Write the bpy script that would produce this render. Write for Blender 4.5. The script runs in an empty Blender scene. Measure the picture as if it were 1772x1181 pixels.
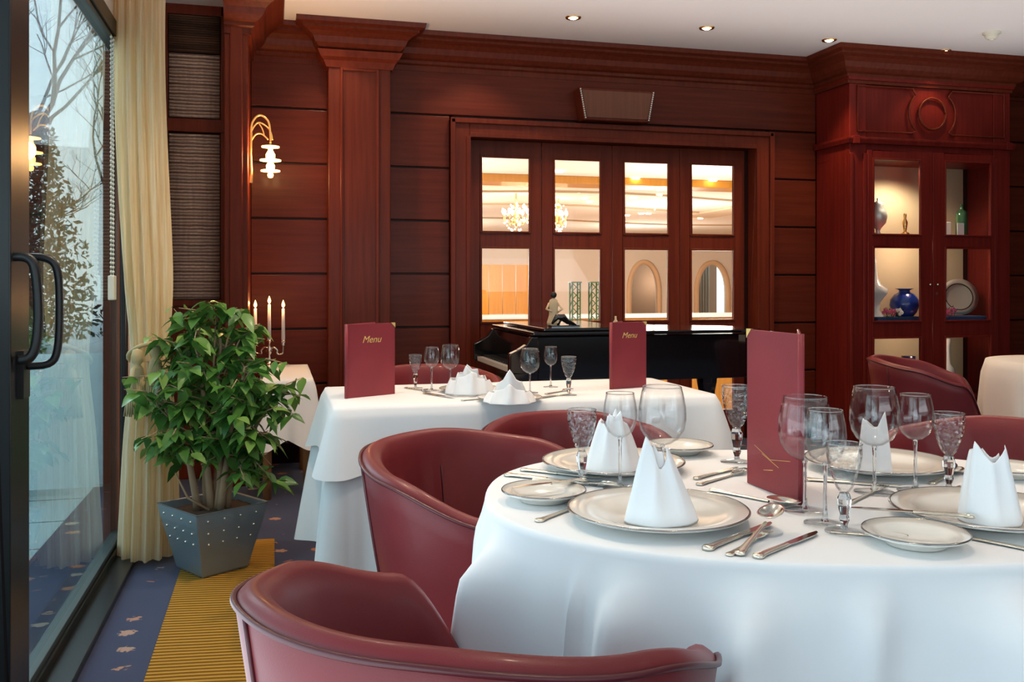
import bpy, bmesh, math, random
from mathutils import Vector, Matrix
S = bpy.context.scene
C = S.collection
PI = math.pi
R = math.radians
sin, cos = math.sin, math.cos

# ------------------------------------------------------------------ camera
FPX, CX, CY, EYE, YAW = 1572.0, 886.0, 490.0, 1.17, R(14.65)
cam = bpy.data.cameras.new('camera')
cam.sensor_width = 36
cam.lens = FPX / 1772 * 36
cam.shift_y = -(590.5 - CY) / 1772
cam.clip_start = .02
camo = bpy.data.objects.new('camera', cam)
camo.location = (0, 0, EYE)
camo.rotation_euler = (R(90), 0, -YAW)
C.objects.link(camo)
S.camera = camo
SA, CA = sin(YAW), cos(YAW)

def W(lat, t):                     # camera lateral / depth -> room x, y
    return (t * SA + lat * CA, t * CA - lat * SA)
def P(u, v, z=.75):                # photo point on the horizontal plane z -> room x, y
    t = (z - EYE) * FPX / (CY - v)
    return W((u - CX) / FPX * t, t)
def XY(u, Y):                      # photo column on the plane y = Y -> x, depth
    l = (u - CX) / FPX
    t = Y / (CA - l * SA)
    return t * (SA + l * CA), t
def Z(v, t): return EYE + (CY - v) / FPX * t

# ------------------------------------------------------------------ world, lights, exposure
S.view_settings.view_transform = 'Standard'
S.view_settings.look = 'None'
S.view_settings.gamma = 1
S.view_settings.exposure = 0.35
S.view_settings.use_curve_mapping = False
S.render.film_transparent = False
S.cycles.use_denoising = True
S.cycles.max_bounces = 10
S.cycles.diffuse_bounces = 4
S.cycles.glossy_bounces = 4
S.cycles.transmission_bounces = 10
S.cycles.transparent_max_bounces = 32
S.cycles.sample_clamp_indirect = 4
S.cycles.blur_glossy = .5
S.cycles.caustics_refractive = False
S.cycles.caustics_reflective = False

w = bpy.data.worlds.new('sky')
S.world = w
w.use_nodes = True
nt = w.node_tree
bg = nt.nodes['Background']
tc = nt.nodes.new('ShaderNodeTexCoord')
sp = nt.nodes.new('ShaderNodeSeparateXYZ')
cr = nt.nodes.new('ShaderNodeValToRGB')
nt.links.new(tc.outputs['Generated'], sp.inputs[0])
nt.links.new(sp.outputs['Z'], cr.inputs[0])
cr.color_ramp.elements[0].position = 0.0
cr.color_ramp.elements[0].color = (.75, .82, .84, 1)
cr.color_ramp.elements[1].position = .6
cr.color_ramp.elements[1].color = (.48, .68, .84, 1)
nt.links.new(cr.outputs[0], bg.inputs[0])
bg.inputs[1].default_value = 1.9

def area(name, loc, rot, sx, sy, power, col):
    l = bpy.data.lights.new(name, 'AREA')
    l.shape = 'RECTANGLE'; l.size = sx; l.size_y = sy
    l.energy = power; l.color = col
    o = bpy.data.objects.new(name, l)
    o.location = loc; o.rotation_euler = rot
    C.objects.link(o)
    return o
def point(name, loc, power, col, r=.03):
    l = bpy.data.lights.new(name, 'POINT')
    l.energy = power; l.color = col; l.shadow_soft_size = r
    o = bpy.data.objects.new(name, l); o.location = loc
    C.objects.link(o); return o
def spot(name, loc, power, col, ang=70, blend=.8, r=.03, rot=(0, 0, 0)):
    l = bpy.data.lights.new(name, 'SPOT')
    l.energy = power; l.color = col; l.shadow_soft_size = r
    l.spot_size = R(ang); l.spot_blend = blend
    o = bpy.data.objects.new(name, l); o.location = loc; o.rotation_euler = rot
    C.objects.link(o); return o

DAY = (.80, .90, 1.0)
# unseen area lamps added for window daylight, side and rear, aimed up at ceiling
area('daylight_fill_side', (-.80, -.1, 1.15), (0, R(-134), 0), 2.1, 4.2, 52, DAY)
area('daylight_fill_rear', (2.6, -2.6, 1.5), (R(152), 0, 0), 5.0, 2.0, 60, (.90, .93, 1.0))
area('terrace_fill', (-1.5, 5.2, 2.6), (0, R(-52), R(-75)), 1.6, 1.2, 60, DAY)  # unseen lamp added over the terrace to brighten curtain and balustrade
area('ceiling_fill', (2.6, 4.35, 2.30), (R(180), 0, 0), 5.6, 2.1, 19, (1.0, .94, .90))  # area lamp with no fixture, added to brighten the ceiling
WARM = (1.0, .66, .36)
HALL = (1.0, .98, .90)

# ------------------------------------------------------------------ materials
def mat(name, col, rough=.5, metal=0, coat=0, spec=.5, sheen=0, emis=None, es=0, sss=0):
    m = bpy.data.materials.new(name); m.use_nodes = True
    b = m.node_tree.nodes['Principled BSDF']
    b.inputs['Base Color'].default_value = (*col, 1)
    b.inputs['Roughness'].default_value = rough
    b.inputs['Metallic'].default_value = metal
    b.inputs['Coat Weight'].default_value = coat
    b.inputs['Coat Roughness'].default_value = .12
    b.inputs['Specular IOR Level'].default_value = spec
    b.inputs['Sheen Weight'].default_value = sheen
    if emis:
        b.inputs['Emission Color'].default_value = (*emis, 1)
        b.inputs['Emission Strength'].default_value = es
    return m
def N(m, t, **k):
    n = m.node_tree.nodes.new(t)
    for a, b in k.items():
        if a in n.inputs.keys(): n.inputs[a].default_value = b
        else: setattr(n, a, b)
    return n
def L(m, a, b): m.node_tree.links.new(a, b)
def coords(m, scale=(1, 1, 1), rot=(0, 0, 0), obj=True):
    t = N(m, 'ShaderNodeTexCoord'); p = N(m, 'ShaderNodeMapping')
    p.inputs['Scale'].default_value = scale; p.inputs['Rotation'].default_value = rot
    L(m, t.outputs['Object'], p.inputs[0]); return p.outputs[0]
def ramp(m, fac, stops):
    r = N(m, 'ShaderNodeValToRGB'); e = r.color_ramp.elements
    while len(e) < len(stops): e.new(.5)
    for k, (p, c) in enumerate(stops):
        e[k].position = p; e[k].color = (*c, 1)
    L(m, fac, r.inputs[0]); return r.outputs[0]
def bump(m, h, s=.2, d=.01):
    b = N(m, 'ShaderNodeBump'); b.inputs['Strength'].default_value = s; b.inputs['Distance'].default_value = d
    L(m, h, b.inputs['Height']); L(m, b.outputs[0], m.node_tree.nodes['Principled BSDF'].inputs['Normal'])
def wood(name, a, b, axis='z', rough=.36, coat=.35, sc=1.0):
    m = mat(name, a, rough, coat=coat * .1, spec=.16)
    s = {'z': (14, 14, .7), 'x': (.7, 14, 14), 'y': (14, .7, 14)}[axis]
    co = coords(m, tuple(k * sc for k in s))
    n = N(m, 'ShaderNodeTexNoise'); n.inputs['Scale'].default_value = 3; n.inputs['Detail'].default_value = 6
    L(m, co, n.inputs[0])
    L(m, ramp(m, n.outputs[0], [(.3, a), (.7, b)]), m.node_tree.nodes['Principled BSDF'].inputs['Base Color'])
    n2 = N(m, 'ShaderNodeTexNoise'); n2.inputs['Scale'].default_value = 1.2
    L(m, coords(m, (1, 1, 1)), n2.inputs[0])
    mr = N(m, 'ShaderNodeMapRange'); mr.inputs[3].default_value = rough - .06; mr.inputs[4].default_value = rough + .1
    L(m, n2.outputs[0], mr.inputs[0]); L(m, mr.outputs[0], m.node_tree.nodes['Principled BSDF'].inputs['Roughness'])
    return m
MAH = wood('mahogany', (.094, .016, .007), (.140, .026, .012))
MAHX = wood('mahogany_crosswise', (.092, .014, .006), (.135, .023, .010), 'x')
MAHF = wood('mahogany_framing', (.122, .018, .008), (.170, .029, .012))
MAHR = wood('cherry_cabinet_wood', (.125, .010, .008), (.185, .018, .011))
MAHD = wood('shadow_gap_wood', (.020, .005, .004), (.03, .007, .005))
REDW = wood('jamb_wood', (.22, .07, .04), (.30, .10, .055))
ORW = wood('light_cherry_panel', (.44, .18, .02), (.54, .24, .035))
BEECH = wood('beech', (.55, .27, .10), (.62, .33, .14))
def leather(name, c):
    m = mat(name, c, .42, coat=.05, spec=.28)
    co = coords(m, (1, 1, 1))
    v = N(m, 'ShaderNodeTexVoronoi'); v.inputs['Scale'].default_value = 420; L(m, co, v.inputs[0])
    n = N(m, 'ShaderNodeTexNoise'); n.inputs['Scale'].default_value = 5; L(m, co, n.inputs[0])
    bump(m, v.outputs['Distance'], .12, .001)
    hs = ramp(m, n.outputs[0], [(.3, tuple(x * .88 for x in c)), (.7, tuple(min(1, x * 1.1) for x in c))])
    L(m, hs, m.node_tree.nodes['Principled BSDF'].inputs['Base Color'])
    return m
LEA = leather('burgundy_leather', (.170, .020, .024))
LEAD = mat('piping_leather', (.085, .009, .014), .38)
MENU = leather('menu_leatherette', (.27, .035, .045))
def cloth(name, c, sc=900):
    m = mat(name, c, .85, sheen=.15, spec=.2)
    co = coords(m)
    n = N(m, 'ShaderNodeTexNoise'); n.inputs['Scale'].default_value = 6; n.inputs['Detail'].default_value = 3
    L(m, co, n.inputs[0])
    bump(m, n.outputs[0], .12, .02)
    return m
LINEN = cloth('white_linen', (.86, .86, .87))
NAPK = cloth('napkin_linen', (.92, .92, .93))
CREAM = cloth('cream_linen', (.86, .78, .70))
def curtain_mat():
    m = bpy.data.materials.new('curtain_silk'); m.use_nodes = True
    nt = m.node_tree; b = nt.nodes['Principled BSDF']; out = nt.nodes['Material Output']
    co = coords(m, (40, 40, 1.2))
    n = N(m, 'ShaderNodeTexNoise'); n.inputs['Scale'].default_value = 3; n.inputs['Detail'].default_value = 5; L(m, co, n.inputs[0])
    c = ramp(m, n.outputs[0], [(.3, (.84, .65, .38)), (.7, (.98, .87, .64))])
    L(m, c, b.inputs['Base Color']); b.inputs['Roughness'].default_value = .55; b.inputs['Sheen Weight'].default_value = .3
    t = N(m, 'ShaderNodeBsdfTranslucent'); L(m, c, t.inputs[0])
    x = N(m, 'ShaderNodeMixShader'); x.inputs[0].default_value = .5
    L(m, b.outputs[0], x.inputs[1]); L(m, t.outputs[0], x.inputs[2]); L(m, x.outputs[0], out.inputs[0])
    return m
CURT = curtain_mat()
TASS = mat('tassel_thread', (.55, .40, .20), .8)
BLACK = mat('black_anodised_frame', (.012, .012, .014), .32, .2)
BLK2 = mat('black_plastic', (.01, .01, .011), .4)
GREYF = mat('grey_green_frame', (.06, .08, .08), .4, .3)
PIANO = mat('black_piano_lacquer', (.004, .004, .005), .06, coat=1)
SILVER = mat('polished_silver', (.92, .86, .74), .14, 1)
ENGR = mat('engraved_silver', (.88, .80, .66), .24, 1)
GOLD = mat('gold_foil', (.95, .66, .22), .45, .35)
BRASS = mat('brass', (.85, .55, .20), .25, 1)
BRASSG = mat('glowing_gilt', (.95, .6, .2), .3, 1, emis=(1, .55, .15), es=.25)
PORC = mat('porcelain', (.84, .80, .73), .16, coat=.5)
PORW = mat('white_porcelain', (.85, .85, .83), .18, coat=.4)
RIMM = mat('platinum_rim', (.35, .33, .32), .2, .9)
WHITE = mat('white_paint', (.80, .79, .78), .7)
CEIL = mat('ceiling_paint', (.88, .85, .84), .8)
CREAMW = mat('cream_plaster', (.84, .74, .64), .85)
CREAMC = mat('cream_ceiling_plaster', (.90, .84, .76), .85)
PEWT = mat('pewter_metal', (.27, .32, .35), .42, .55)
SOIL = mat('soil', (.09, .05, .03), .95)
BARK = mat('pale_bark', (.42, .27, .16), .85)
BARKD = mat('dark_bark', (.06, .05, .04), .9)
WAX = mat('white_wax', (.9, .88, .84), .45, emis=(1, .7, .4), es=.05)
FLAME = mat('candle_flame', (1, .6, .2), .5, emis=(1, .45, .10), es=14)
BULB = mat('lamp_glow', (1, .8, .5), .5, emis=(1, .50, .13), es=7)
BULBW = mat('halogen_glow', (1, .8, .5), .5, emis=(1, .74, .42), es=22)
CRYS = mat('lit_crystal', (1, .9, .7), .2, emis=(1, .86, .66), es=9)
BLUE = mat('cobalt_glaze', (.004, .04, .30), .22, coat=.5)
BLUEC = cloth('navy_shelf_cloth', (.02, .06, .17))
GREEN = mat('dark_green_glass', (.02, .07, .03), .12, coat=.4)
GREENM = mat('green_painted_iron', (.03, .09, .03), .5)
PINK = mat('pink_petals', (.75, .14, .28), .7)
YEL = mat('yellow_petals', (.85, .60, .06), .7)
PWHITE = mat('white_petals', (.85, .8, .75), .7)
STONE = mat('cream_stone', (.70, .55, .35), .7)
PAPER = mat('menu_paper', (.85, .80, .70), .8)
SMOKE = mat('white_plastic', (.74, .70, .58), .5)
HEDGE = mat('evergreen_leaf', (.03, .06, .03), .7)
FARGREEN = mat('shrub_leaf', (.09, .16, .05), .7)
RENDERW = mat('pale_render', (.62, .68, .68), .9)

def leafm():
    m = mat('ficus_leaf', (.06, .17, .03), .35, coat=.1)
    gi = N(m, 'ShaderNodeNewGeometry')
    c = ramp(m, gi.outputs['Random Per Island'], [(0, (.045, .15, .028)), (.6, (.12, .28, .05)), (1, (.26, .42, .10))])
    b = m.node_tree.nodes['Principled BSDF']
    L(m, c, b.inputs['Base Color'])
    t = N(m, 'ShaderNodeBsdfTranslucent'); L(m, c, t.inputs[0])
    x = N(m, 'ShaderNodeMixShader'); x.inputs[0].default_value = .25
    L(m, b.outputs[0], x.inputs[1]); L(m, t.outputs[0], x.inputs[2])
    L(m, x.outputs[0], m.node_tree.nodes['Material Output'].inputs[0])
    return m
LEAF = leafm()

def carpet():
    m = mat('navy_carpet', (.02, .03, .08), .95, spec=.1, sheen=.2)
    co = coords(m, (1, 1.15, 1))
    v = N(m, 'ShaderNodeTexVoronoi'); v.inputs['Scale'].default_value = 6.2; v.inputs['Randomness'].default_value = .35
    L(m, co, v.inputs[0])
    n = N(m, 'ShaderNodeTexNoise'); n.inputs['Scale'].default_value = 55; n.inputs['Detail'].default_value = 3; L(m, co, n.inputs[0])
    n2 = N(m, 'ShaderNodeTexNoise'); n2.inputs['Scale'].default_value = 420; L(m, co, n2.inputs[0])
    a = N(m, 'ShaderNodeMath', operation='MULTIPLY_ADD'); L(m, n.outputs[0], a.inputs[0]); a.inputs[1].default_value = .34
    L(m, v.outputs['Distance'], a.inputs[2])
    base = ramp(m, n2.outputs[0], [(.3, (.022, .028, .065)), (.7, (.045, .055, .12))])
    fac = ramp(m, a.outputs[0], [(.345, (1, 1, 1)), (.365, (0, 0, 0))])
    tone = ramp(m, v.outputs['Color'], [(.3, (.42, .14, .06)), (.7, (.40, .30, .24))])
    x = N(m, 'ShaderNodeMix', data_type='RGBA'); L(m, fac, x.inputs[0])
    L(m, base, x.inputs[6]); L(m, tone, x.inputs[7])
    L(m, x.outputs[2], m.node_tree.nodes['Principled BSDF'].inputs['Base Color'])
    bump(m, n2.outputs[0], .5, .004)
    return m
CARP = carpet()
def runner_mat():
    m = mat('gold_ribbed_weave', (.4, .2, .03), .9, spec=.1)
    co = coords(m, (1, 1, 1), (0, 0, R(8)))
    wv = N(m, 'ShaderNodeTexWave'); wv.bands_direction = 'Y'
    wv.inputs['Scale'].default_value = 13; wv.inputs['Distortion'].default_value = 1.6; wv.inputs['Detail'].default_value = 1; wv.inputs['Detail Scale'].default_value = .35
    L(m, co, wv.inputs[0])
    n = N(m, 'ShaderNodeTexNoise'); n.inputs['Scale'].default_value = 300; L(m, co, n.inputs[0])
    ad = N(m, 'ShaderNodeMath', operation='MULTIPLY_ADD'); L(m, n.outputs[0], ad.inputs[0]); ad.inputs[1].default_value = .3; L(m, wv.outputs[1], ad.inputs[2])
    L(m, ramp(m, ad.outputs[0], [(.1, (.13, .055, .006)), (.6, (.28, .13, .014)), (1, (.46, .25, .045))]), m.node_tree.nodes['Principled BSDF'].inputs['Base Color'])
    bump(m, wv.outputs[1], .6, .004)
    return m
RUN = runner_mat()
def weave():
    m = mat('woven_grass_blind', (.3, .18, .12), .8)
    co = coords(m, (1, 1, 1))
    a = N(m, 'ShaderNodeTexWave'); a.bands_direction = 'Z'; a.inputs['Scale'].default_value = 16; a.inputs['Distortion'].default_value = 1.2
    a.inputs['Detail'].default_value = 2
    b = N(m, 'ShaderNodeTexNoise'); b.inputs['Scale'].default_value = 1; b.inputs['Detail'].default_value = 3
    L(m, co, a.inputs[0]); L(m, coords(m, (60, 60, 5)), b.inputs[0])
    mu = N(m, 'ShaderNodeMath', operation='MULTIPLY'); L(m, a.outputs[1], mu.inputs[0]); L(m, b.outputs[0], mu.inputs[1])
    L(m, ramp(m, mu.outputs[0], [(.0, (.20, .11, .08)), (.3, (.52, .37, .29)), (.7, (.74, .58, .46))]), m.node_tree.nodes['Principled BSDF'].inputs['Base Color'])
    bump(m, a.outputs[1], .8, .006)
    return m
WEAVE = weave()
def paving():
    m = mat('terrace_paving', (.2, .3, .32), .25)
    co = coords(m)
    b = N(m, 'ShaderNodeTexBrick'); b.offset = 0; b.inputs['Scale'].default_value = 1
    b.inputs['Brick Width'].default_value = .5; b.inputs['Row Height'].default_value = .5; b.inputs['Mortar Size'].default_value = .008
    b.inputs['Color1'].default_value = (.34, .44, .45, 1); b.inputs['Color2'].default_value = (.38, .48, .49, 1); b.inputs['Mortar'].default_value = (.03, .05, .05, 1)
    L(m, co, b.inputs[0]); L(m, b.outputs[0], m.node_tree.nodes['Principled BSDF'].inputs['Base Color'])
    return m
PAVE = paving()

def clear(name, tint=(.96, .98, .97), edge=(.55, .6, .6), ior=1.5, boost=1.0, rough=0.0, cut=False):
    """thin clear glass: see-through with a Fresnel reflection"""
    m = bpy.data.materials.new(name); m.use_nodes = True
    nt = m.node_tree; nt.nodes.remove(nt.nodes['Principled BSDF']); out = nt.nodes['Material Output']
    tr = N(m, 'ShaderNodeBsdfTransparent'); gl = N(m, 'ShaderNodeBsdfGlossy'); gl.inputs['Roughness'].default_value = rough
    fr = N(m, 'ShaderNodeFresnel')
    ge = N(m, 'ShaderNodeNewGeometry'); im = N(m, 'ShaderNodeMapRange'); im.inputs[3].default_value = ior; im.inputs[4].default_value = 1 / ior
    L(m, ge.outputs['Backfacing'], im.inputs[0]); L(m, im.outputs[0], fr.inputs[0])
    lw = N(m, 'ShaderNodeLayerWeight'); lw.inputs[0].default_value = .35
    L(m, ramp(m, lw.outputs['Facing'], [(.35, tint), (1, edge)]), tr.inputs[0])
    mu = N(m, 'ShaderNodeMath', operation='MULTIPLY'); mu.use_clamp = True; mu.inputs[1].default_value = boost
    L(m, fr.outputs[0], mu.inputs[0])
    x = N(m, 'ShaderNodeMixShader'); L(m, mu.outputs[0], x.inputs[0])
    if cut:
        co = coords(m, (1, 1, 1))
        v = N(m, 'ShaderNodeTexVoronoi'); v.inputs['Scale'].default_value = 90; L(m, co, v.inputs[0])
        b = N(m, 'ShaderNodeBump'); b.inputs['Strength'].default_value = 1; b.inputs['Distance'].default_value = .004
        L(m, v.outputs['Distance'], b.inputs['Height'])
        L(m, b.outputs[0], gl.inputs['Normal']); L(m, b.outputs[0], fr.inputs['Normal']); L(m, b.outputs[0], lw.inputs['Normal'])
    L(m, tr.outputs[0], x.inputs[1]); L(m, gl.outputs[0], x.inputs[2]); L(m, x.outputs[0], out.inputs[0])
    return m
WGL = clear('window_glass', (.72, .79, .79), (.72, .79, .79), 1.52, 1.0)
DGL = clear('door_glass', (.97, .96, .94), (.97, .96, .94), 1.45, .8)
BOWL = clear('wine_glass_crystal', (.995, .997, .997), (.84, .86, .88), 1.5, 1.0)
CUT = clear('cut_crystal', (.985, .99, .99), (.78, .80, .82), 1.5, 1.3, .03, True)
def solid_glass():
    m = mat('solid_crystal', (.97, .98, .98), .0)
    b = m.node_tree.nodes['Principled BSDF']
    b.inputs['Transmission Weight'].default_value = 1; b.inputs['IOR'].default_value = 1.5
    return m
SOLG = solid_glass()
def frosted():
    m = bpy.data.materials.new('frosted_glass'); m.use_nodes = True
    b = m.node_tree.nodes['Principled BSDF']; b.inputs['Base Color'].default_value = (.90, .96, .97, 1); b.inputs['Roughness'].default_value = .5
    t = N(m, 'ShaderNodeBsdfTranslucent'); t.inputs[0].default_value = (.85, .95, .97, 1)
    tr = N(m, 'ShaderNodeBsdfTransparent')
    x = N(m, 'ShaderNodeMixShader'); x.inputs[0].default_value = .6; L(m, b.outputs[0], x.inputs[1]); L(m, t.outputs[0], x.inputs[2])
    y = N(m, 'ShaderNodeMixShader'); y.inputs[0].default_value = .15; L(m, x.outputs[0], y.inputs[1]); L(m, tr.outputs[0], y.inputs[2])
    L(m, y.outputs[0], m.node_tree.nodes['Material Output'].inputs[0])
    return m
FROST = frosted()

# ------------------------------------------------------------------ mesh helpers
class MB:
    def __init__(s): s.v = []; s.f = []; s.sm = []
    def add(s, vs, fs, smooth=False, M=None):
        o = len(s.v)
        s.v += [tuple(M @ Vector(p)) if M is not None else tuple(p) for p in vs]
        s.f += [tuple(i + o for i in f) for f in fs]; s.sm += [smooth] * len(fs)
        return s
    def box(s, x0, x1, y0, y1, z0, z1, M=None):
        vs = [(x, y, z) for z in (z0, z1) for y in (y0, y1) for x in (x0, x1)]
        return s.add(vs, [(0, 2, 3, 1), (4, 5, 7, 6), (0, 1, 5, 4), (2, 6, 7, 3), (0, 4, 6, 2), (1, 3, 7, 5)], False, M)
    def grid(s, fn, nu, nv, wu=False, wv=False, smooth=True, M=None):
        mu = nu if wu else nu + 1; mv = nv if wv else nv + 1
        vs = [fn(i / nu, j / nv) for i in range(mu) for j in range(mv)]
        fs = [(i * mv + j, ((i + 1) % mu) * mv + j, ((i + 1) % mu) * mv + (j + 1) % mv, i * mv + (j + 1) % mv) for i in range(nu) for j in range(nv)]
        return s.add(vs, fs, smooth, M)
    def lathe(s, prof, n=24, M=None, smooth=True, sx=1, sy=1):
        k = len(prof) - 1
        return s.grid(lambda a, b: (prof[round(b * k)][0] * cos(2 * PI * a) * sx, prof[round(b * k)][0] * sin(2 * PI * a) * sy, prof[round(b * k)][1]), n, k, True, False, smooth, M)
    def tube(s, pts, r, n=8, M=None, cap=True, smooth=True):
        pts = [Vector(p) for p in pts]; m = len(pts)
        rr = r if isinstance(r, (list, tuple)) else [r] * m
        up = Vector((0, 0, 1)); rings = []
        pn = None
        for i, p in enumerate(pts):
            d = (pts[min(i + 1, m - 1)] - pts[max(i - 1, 0)]).normalized()
            if pn is None:
                a = d.cross(up)
                if a.length < .05: a = d.cross(Vector((1, 0, 0)))
            else:
                a = pn - d * pn.dot(d)
                if a.length < 1e-5: a = d.cross(up)
            a.normalize(); pn = a; b = d.cross(a)
            rings.append([tuple(p + (a * cos(2 * PI * k / n) + b * sin(2 * PI * k / n)) * rr[i]) for k in range(n)])
        vs = [q for ring in rings for q in ring]
        fs = [(i * n + k, i * n + (k + 1) % n, (i + 1) * n + (k + 1) % n, (i + 1) * n + k) for i in range(m - 1) for k in range(n)]
        if cap: fs += [tuple(range(n - 1, -1, -1)), tuple((m - 1) * n + k for k in range(n))]
        return s.add(vs, fs, smooth, M)
    def prism(s, poly, z0, z1, M=None, smooth=False):
        n = len(poly)
        vs = [(x, y, z0) for x, y in poly] + [(x, y, z1) for x, y in poly]
        fs = [tuple(range(n - 1, -1, -1)), tuple(range(n, 2 * n))] + [(i, (i + 1) % n, (i + 1) % n + n, i + n) for i in range(n)]
        return s.add(vs, fs, smooth, M)
    def ball(s, c, r, n=10, M=None, sz=1):
        pr = [(max(1e-4, r * sin(PI * k / n)), -r * cos(PI * k / n) * sz) for k in range(n + 1)]
        T = Matrix.Translation(c)
        return s.lathe(pr, n + 2, (M @ T) if M is not None else T)
    def mitre(s, path, prof, side=1):
        """profile (offset outward, z) swept along an open 2-D path with mitred corners"""
        pts = [Vector(p) for p in path]; out = []
        for i, p in enumerate(pts):
            ds = []
            if i: ds.append((p - pts[i - 1]).normalized())
            if i < len(pts) - 1: ds.append((pts[i + 1] - p).normalized())
            ns = [Vector((d.y, -d.x)) * side for d in ds]
            nn = sum(ns, Vector((0, 0)))
            nn = nn / nn.dot(ns[0]) if len(ns) == 2 else ns[0]
            out.append([(p.x + nn.x * a, p.y + nn.y * a, z) for a, z in prof])
        k = len(prof); vs = [q for o in out for q in o]
        fs = [(i * k + j, (i + 1) * k + j, (i + 1) * k + (j + 1) % k, i * k + (j + 1) % k) for i in range(len(pts) - 1) for j in range(k)]
        fs += [tuple(range(k)), tuple((len(pts) - 1) * k + j for j in range(k - 1, -1, -1))]
        return s.add(vs, fs)
    def mesh(s, name, m):
        me = bpy.data.meshes.new(name); me.from_pydata(s.v, [], s.f)
        me.polygons.foreach_set('use_smooth', s.sm)
        me.materials.append(m)
        bm = bmesh.new(); bm.from_mesh(me)
        bmesh.ops.remove_doubles(bm, verts=bm.verts, dist=1e-6)
        bmesh.ops.recalc_face_normals(bm, faces=bm.faces)
        bm.to_mesh(me); bm.free()
        return me
    def build(s, name, m, parent=None, bevel=0, loc=None, rz=0, solid=0, sub=0):
        o = bpy.data.objects.new(name, s.mesh(name, m)); C.objects.link(o)
        if parent: o.parent = parent
        if loc: o.location = loc
        if rz: o.rotation_euler = (0, 0, rz)
        if solid:
            q = o.modifiers.new('thickness', 'SOLIDIFY'); q.thickness = solid; q.offset = 0
        if bevel:
            q = o.modifiers.new('edge', 'BEVEL'); q.width = bevel; q.segments = 2; q.limit_method = 'ANGLE'; q.angle_limit = R(40)
        if sub:
            q = o.modifiers.new('smooth', 'SUBSURF'); q.levels = sub; q.render_levels = sub
        return o
def tag(o, label, cat, group=None):
    o['label'] = label; o['category'] = cat
    if group: o['group'] = group
    return o
def struct(o):
    o['kind'] = 'structure'; return o
def thing(name, label, cat, loc=(0, 0, 0), rz=0, group=None):
    o = bpy.data.objects.new(name, None); C.objects.link(o)
    o.empty_display_size = .05
    o.location = loc; o.rotation_euler = (0, 0, rz)
    return tag(o, label, cat, group)
def dup(root, loc, rz=0, label=None, group=None, scale=None, rot=None):
    r = root.copy(); C.objects.link(r); r.location = loc; r.rotation_euler = rot or (0, 0, rz)
    if label: r['label'] = label
    if group: r['group'] = group
    if scale: r.scale = (scale,) * 3
    for ch in [c for c in root.children]:
        c = ch.copy(); C.objects.link(c); c.parent = r
        for g in ch.children:
            d = g.copy(); C.objects.link(d); d.parent = c
    return r
def curve(pts, n=6):
    pts = [Vector(p) for p in pts]; q = [pts[0]] + pts + [pts[-1]]; out = []
    for i in range(1, len(q) - 2):
        for k in range(n):
            t = k / n; a, b, c, d = q[i - 1], q[i], q[i + 1], q[i + 2]
            out.append(.5 * ((2 * b) + (c - a) * t + (2 * a - 5 * b + 4 * c - d) * t * t + (3 * b - a - 3 * c + d) * t ** 3))
    return out + [pts[-1]]
def sm(a, b, x):
    x = max(0, min(1, (x - a) / (b - a))); return x * x * (3 - 2 * x)
def text_mesh(name, body, size, m, parent, loc, rot, shear=.35, sx=1):
    cu = bpy.data.curves.new(name, 'FONT'); cu.body = body; cu.size = size; cu.extrude = .0003; cu.shear = shear
    cu.align_x = 'CENTER'; cu.align_y = 'CENTER'
    t = bpy.data.objects.new(name, cu); C.objects.link(t)
    dg = bpy.context.evaluated_depsgraph_get()
    me = bpy.data.meshes.new_from_object(t.evaluated_get(dg))
    bpy.data.objects.remove(t)
    me.materials.clear(); me.materials.append(m)
    o = bpy.data.objects.new(name, me); C.objects.link(o)
    o.parent = parent; o.location = loc; o.rotation_euler = rot; o.scale = (sx, 1, 1)
    return o

# ================================================================== THE ROOM
YB, XW, HC = 6.1, -.65, 2.83
XC0, XC1, YC = 3.975, 5.355, 5.68          # display cabinet
XE, YR = 7.6, -2.7
YD = 6.2                                   # glazed doors' plane
dx0, dx1 = XY(812, YD)[0], XY(1302, YD)[0]
struct(MB().box(-1.0, XE, YR, 6.42, -.12, 0).build('floor', CARP))
struct(MB().box(-1.0, XE, YR, 6.42, HC, HC + .12).build('ceiling', CEIL))
# back wall: plank lines are gaps between wide horizontal boards over a dark backing
b = MB()
XL = -.147
zs = [0, .15, .51, .87, 1.23, 1.59, 1.95, 2.31, HC]
cas0, cas1 = XY(778, YB)[0], XY(1331, YB)[0]
b.box(XL - .5, cas0 + .02, YB + .012, YB + .30, 0, HC)
b.box(cas1 - .02, XE, YB + .012, YB + .30, 0, HC)
b.box(cas0, cas1, YB + .012, YB + .30, 2.27, HC)
struct(b.build('wall_back', MAHD))
wb = MB()
g = .006
for k in range(len(zs) - 1):
    z0, z1 = zs[k] + g, zs[k + 1] - g
    if zs[k] >= 2.30:
        wb.box(XL, XC0, YB - .012, YB + .014, z0, z1)
    else:
        wb.box(XL, cas0 - .002, YB - .012, YB + .014, z0, z1)
        wb.box(cas1 + .002, XC0, YB - .012, YB + .014, z0, z1)
    wb.box(XC1, XE, YB - .012, YB + .014, z0, z1)
struct(wb.build('wall_back_panels', MAHX, bevel=.005))
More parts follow.
